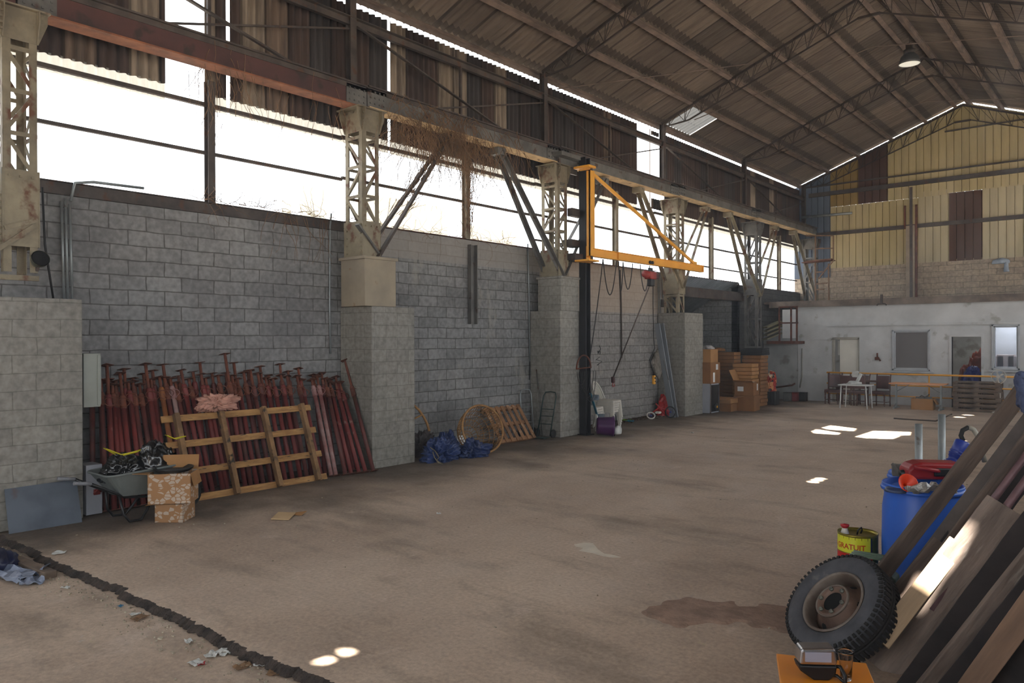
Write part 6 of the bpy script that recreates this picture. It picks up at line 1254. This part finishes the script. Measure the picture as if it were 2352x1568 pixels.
MB().tube([c+V((.0, -.02, h-.02)), c+V((.01, -.025, h+.02)), c+V((.03, 0, h+.04)), c+V((.03, .02, h+.015)), c+V((.02, .01, h-.015))], .007, 6).to('ring_pull', 'black_plastic', g, True)
# green jerrycan
jp = att(2004, 1300, 5.78); g = T('green_jerrycan', 'dark green metal jerrycan with triple handle behind the truck wheel', 'jerrycan', (jp.x, jp.y, 0), math.atan2(rt.y, rt.x)-R(38)); M('can_green', (.26, .33, .25), (.2, .26, .2), 3, .45, .2, .05)
MB().prism([(-.175, 0), (.175, 0), (.175, .41), (.10, .47), (-.175, .47)], Matrix(((1, 0, 0, 0), (0, 0, -1, .085), (0, 1, 0, 0), (0, 0, 0, 1))), .17).to('body', 'can_green', g, bev=.02, segs=3)
for y in (-.055, 0, .055): MB().tube([(-.15, y, .46), (-.145, y, .535), (.07, y, .535), (.10, y, .47)], .011, 7).to('handle_bar', M('green_pale', (.42, .50, .42), (.34, .42, .34), 3, .4), g)
# truck wheel
vw = ray(1912, 1372).normalized(); sx = vw.cross(V((0, 0, 1))).normalized(); sy = sx.cross(vw)
wn = (-vw*.63+sx*-.587+sy*.513).normalized(); fcn = att(1908, 1376, 5.2); qw = wn.to_track_quat('Z', 'Y').to_matrix(); cw = fcn-wn*.11
g = T('truck_wheel', 'worn truck tyre on a rusty steel rim leaning against the planks', 'wheel', (cw.x, cw.y, 0)); Rt = .378
MB().lathe([(.235, -.085), (.245, -.10), (.30, -.115), (.345, -.105), (.368, -.085), (Rt, -.07), (Rt+.003, 0), (Rt, .07), (.368, .085), (.345, .105), (.30, .115), (.25, .10), (.238, .085)], 72, cw, qw).to('tyre', M('tyre', (.30, .30, .32), (.23, .23, .25), 5, .75, 0, .15, c3=(.36, .35, .35), t3=.62), g, True)
lg = MB()
for k in range(64):
    a_ = 2*PI*k/64
    for s in (-1, 1):
        p1 = cw+qw@V((Rt*math.cos(a_), Rt*math.sin(a_), s*.045)); er = (qw@V((math.cos(a_), math.sin(a_), 0))); et = (qw@V((-math.sin(a_), math.cos(a_), 0)))
        lg.box(p1+er*.004, (.014, .022, .066), mat=Matrix((er, et, wn)).transposed())
        lg.box(cw+er*.363+wn*s*.094, (.03, .020, .012), mat=Matrix((er, et, wn)).transposed())
for z in (-.012, .012): lg.lathe([(Rt+.002, z-.009), (Rt+.011, z-.009), (Rt+.011, z+.009), (Rt+.002, z+.009)], 60, cw, qw)
lg.to('tread', M('tread', (.13, .12, .12), (.09, .085, .085), 6, .85), g, True)
MB().lathe([(.238, .092), (.228, .100), (.216, .09), (.212, .05), (.205, .0), (.205, -.07), (.222, -.09), (.238, -.09)], 60, cw, qw).to('rim', M('rim_paint', (.50, .46, .42), (.36, .30, .26), 4, .55, .2, .1, c3=(.68, .64, .60), t3=.64), g, True)
hl = MB().lathe([(.205, -.02), (.17, .015), (.14, .055), (.125, .088), (.113, .10), (.105, .098), (.074, .095), (.074, .02)], 48, cw, qw); hl.to('disc', M('hub_rust', (.46, .36, .30), (.34, .26, .22), 5, .6, .2, .1, c3=(.62, .58, .55), t3=.66), g, True)
MB().lathe([(.115, .099), (.124, .103), (.130, .092), (.126, .084)], 48, cw, qw).to('hub_edge', 'rim_paint', g, True)
nb = MB()
for k in range(6):
    a_ = 2*PI*k/6+.2; MB().lathe([(.016, .0), (.016, .016), (.009, .016), (0, .012)], 6, cw+qw@V((0.094*math.cos(a_), .094*math.sin(a_), .095)), qw).to('wheel_nut', 'zinc', g, True); pass
    b_ = 2*PI*k/6+.5; rr2 = .168; nz = qw@V((math.cos(b_)*.7, math.sin(b_)*.7, .7)); MB().lathe([(0, 0), (.024, 0)], 16, cw+qw@V((rr2*math.cos(b_), rr2*math.sin(b_), .022)), nz.to_track_quat('Z', 'Y').to_matrix()).to('hand_hole', M('hole_black', (.02, .02, .02), (.01, .01, .01), 3, 1., 0, 0), g, True)

MB().lathe([(0, .082), (.074, .082)], 24, cw, qw).to('hub_bore', 'hole_black', g, True)
# yellow table top with lamp unit and glass
zt = .46; A = onz(1783, 1500, zt); B = onz(1990, 1522, zt); uu = (B-A).normalized(); vv = V((uu.y, -uu.x, 0)); vv = vv if vv.dot(EYE-A) > 0 else -vv; wdt = (B-A).length; dd = .62
g = T('low_table', 'low table with bright orange-yellow top at the bottom right corner', 'table', A+uu*wdt/2+vv*dd/2-V((0, 0, zt)))
q = Matrix((uu, vv, V((0, 0, 1)))).transposed(); ctr = A+uu*wdt/2+vv*dd/2
MB().box(ctr-V((0, 0, .0125)), (wdt, dd, .025), mat=q).to('table_top', M('orange_lam', (.90, .56, .12), (.86, .52, .10), 1.5, .35, 0, .01), g, True, bev=.004)
for s in (-1, 1):
    for t_ in (-1, 1): p = ctr+uu*s*(wdt/2-.04)+vv*t_*(dd/2-.04); MB().box((p.x, p.y, (zt-.025)/2), (.03, .03, zt-.025)).to('leg', 'black_plastic', g, True)
lc = onz(1872, 1553, zt); g = T('lamp_unit', 'chrome and black portable lamp with strap lying on the orange-yellow table', 'lamp', lc, math.atan2(rt.y, rt.x)+R(-4))
MB().prism([(-.095, .075), (.095, .075), (.088, .03), (.055, .0), (-.02, .0), (-.085, .045)], Matrix(((1, 0, 0, 0), (0, 0, -1, .05), (0, 1, 0, 0), (0, 0, 0, 1))), .10).to('housing', 'black_plastic', g, bev=.008)
MB().prism([(-.092, .076), (.092, .076), (.097, .10), (.088, .155), (.078, .162), (-.074, .158), (-.084, .150)], Matrix(((1, 0, 0, 0), (0, 0, -1, .05), (0, 1, 0, 0), (0, 0, 0, 1))), .10).to('reflector_case', 'chrome', g, bev=.014, segs=3)
MB().box((0, -.052, .12), (.13, .006, .05)).to('lens', frosted('lens_glass', (.75, .75, .82), .1, .4), g, bev=.003)
MB().tube([(.08, -.01, .06), (.115, -.03, .065), (.13, -.05, .03), (.125, -.07, .0)], .010, 6).tube([(.05, 0, .01), (.10, -.03, .02), (.125, -.07, .0)], .008, 6).to('strap', 'black_plastic', g)
gc = onz(1943, 1560, zt); g = T('drinking_glass', 'empty clear drinking glass standing on the orange-yellow table', 'glass', gc)
gm = bpy.data.materials.new('clear_glass'); gm.use_nodes = True; b_ = gm.node_tree.nodes['Principled BSDF']; b_.inputs['Transmission Weight'].default_value = 1; b_.inputs['Roughness'].default_value = .02; b_.inputs['IOR'].default_value = 1.45
MB().lathe([(0, 0), (.026, 0), (.028, .01), (.031, .08), (.038, .135), (.039, .15), (.0375, .15), (.036, .135), (.029, .08), (.026, .015), (0, .012)], 32).to('tumbler', gm, g)

# leaning planks and beams
M('plank_grey', (.54, .475, .43), (.36, .31, .28), 7, .85, 0, .5, stretch=(1, 1, .16), c3=(.60, .56, .52), t3=.62)
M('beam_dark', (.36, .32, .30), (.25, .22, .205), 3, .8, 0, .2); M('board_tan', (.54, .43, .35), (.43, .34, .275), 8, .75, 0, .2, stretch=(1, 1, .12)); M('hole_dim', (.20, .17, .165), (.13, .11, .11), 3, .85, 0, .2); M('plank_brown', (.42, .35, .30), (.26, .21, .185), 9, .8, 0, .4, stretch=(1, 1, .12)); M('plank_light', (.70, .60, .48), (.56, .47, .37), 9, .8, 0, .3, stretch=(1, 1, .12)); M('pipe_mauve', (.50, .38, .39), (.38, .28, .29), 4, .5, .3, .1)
def plank(lab, name, b, t_, w_, th, mat, ext=1., roll=0., cat='plank', rounded=False):
    B_ = onz(*b) if len(b) == 2 else att(*b); T_ = att(*t_); d = T_-B_; T_ = B_+d*ext; z = d.normalized(); mid = (B_+T_)/2; vdir = (EYE-mid).normalized()
    x = z.cross(vdir).normalized(); x = Matrix.Rotation(roll, 3, z)@x; y = z.cross(x); 
    if rounded: o = MB().tube([B_, T_], w_/2, 14).to(name, mat)
    else:
        L_ = (T_-B_).length; o = MB(); n = max(2, int(L_/.12)); vs = []
        for i in range(n+1):
            p = B_.lerp(T_, i/n)
            for a_, b2 in ((-1, -1), (1, -1), (1, 1), (-1, 1)): k2 = 1+.06*noise.noise(V((i*.6, a_*3, b2*2+w_*50))); vs.append(V((a_*w_/2*k2, b2*th/2, L_*i/n)))
        fs = [(0, 1, 2, 3), tuple(n*4+k for k in (3, 2, 1, 0))]+[(i*4+k, (i+1)*4+k, (i+1)*4+(k+1) % 4, i*4+(k+1) % 4) for i in range(n) for k in range(4)]
        o = o.add(vs, fs).to(name, mat, bev=.004); o.location = B_; o.rotation_euler = Matrix((x, y, z)).transposed().to_euler()
    if rounded: pass
    return tag(o, lab, cat, 'timbers and bars leaning at the right')
plank('long dark steel beam crossing in front of the blue barrels', 'steel_beam', (1922, 1452), (2352, 892, 5.45), .105, .07, 'plank_brown', 1.5, .25, 'beam')
plank('narrow dark batten just right of the long steel beam', 'timber_batten', (2000, 1452), (2352, 985, 5.25), .11, .05, 'beam_dark', 1.5, -.2, 'batten')
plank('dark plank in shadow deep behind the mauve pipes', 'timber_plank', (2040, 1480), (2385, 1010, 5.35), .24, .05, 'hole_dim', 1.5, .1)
plank('dark brown batten alongside the upper mauve pipe', 'timber_batten', (2070, 1400, 5.3), (2352, 1020, 5.0), .08, .05, 'plank_brown', 1.5, .2, 'batten')
plank('thin mauve painted pipe above the wide grey plank', 'pipe', (2080, 1420, 5.15), (2352, 1052, 4.95), .046, 0, 'pipe_mauve', 1.5, 0, 'pipe', True)
plank('second mauve pipe running off the right edge of the photo', 'pipe', (2140, 1400, 4.95), (2352, 1108, 4.85), .05, 0, 'pipe_mauve', 1.5, 0, 'pipe', True)
plank('short dark plank left of the sunlit plank end', 'timber_plank', (1990, 1445, 5.2), (2158, 1243, 5.25), .085, .04, 'plank_brown')
plank('pale plank whose upper end glows in direct sun', 'timber_plank', (2022, 1475, 4.9), (2200, 1245, 4.98), .115, .045, 'plank_light')
plank('weathered plank with broken end just behind the wide grey plank', 'timber_plank', (2070, 1535, 4.98), (2340, 1190, 5.05), .20, .04, 'plank_grey')
plank('wide weathered grey plank with a knot, front of the leaning pile', 'timber_plank', (2022, 1536), (2308, 1160, 4.86), .225, .05, 'plank_grey', 1, 0)
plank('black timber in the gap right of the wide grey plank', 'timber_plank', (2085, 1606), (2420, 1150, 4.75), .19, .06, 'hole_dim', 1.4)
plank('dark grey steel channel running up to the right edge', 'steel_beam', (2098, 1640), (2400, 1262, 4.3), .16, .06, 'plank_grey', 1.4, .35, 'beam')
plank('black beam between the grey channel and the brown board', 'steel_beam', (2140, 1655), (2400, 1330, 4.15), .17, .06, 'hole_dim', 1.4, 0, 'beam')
plank('smooth brown board near the bottom right corner', 'timber_plank', (2178, 1650, 4.2), (2400, 1345, 3.8), .118, .04, 'board_tan', 1.4)
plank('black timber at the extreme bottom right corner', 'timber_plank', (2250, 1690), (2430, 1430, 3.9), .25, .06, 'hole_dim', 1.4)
plank('dark brown timber half out of frame at the bottom right', 'timber_plank', (2320, 1730), (2460, 1500, 3.6), .14, .05, 'plank_brown', 1.4)
jk = att(2366, 905, 5.2); o = xf(heap(97, (.20, .24, .34), 5, .3, 2, .7, False), Matrix.Translation(jk)).to('jacket', M('jacket_blue', (.30, .34, .46), (.22, .25, .36), 14, .9, 0, .3)); tag(o, 'blue grey jacket draped over the steel beam at the right frame edge', 'jacket')
# thin haze volume added to lift the darks into a pale veil
hz = bpy.data.materials.new('added_haze'); hz.use_nodes = True; nt = hz.node_tree; nt.nodes.remove(nt.nodes['Principled BSDF'])
vs_ = nt.nodes.new('ShaderNodeVolumeScatter'); vs_.inputs['Density'].default_value = .0028; vs_.inputs['Anisotropy'].default_value = .35; vs_.inputs['Color'].default_value = (.92, .95, 1, 1)
nt.links.new(vs_.outputs[0], nt.nodes['Material Output'].inputs['Volume'])
o = MB().bb((-10.95, -5.9, .02), (1.0, 31.0, 8.2)).to('haze', hz); tag(o, 'thin added haze filling the hall air', 'haze', kind='stuff')
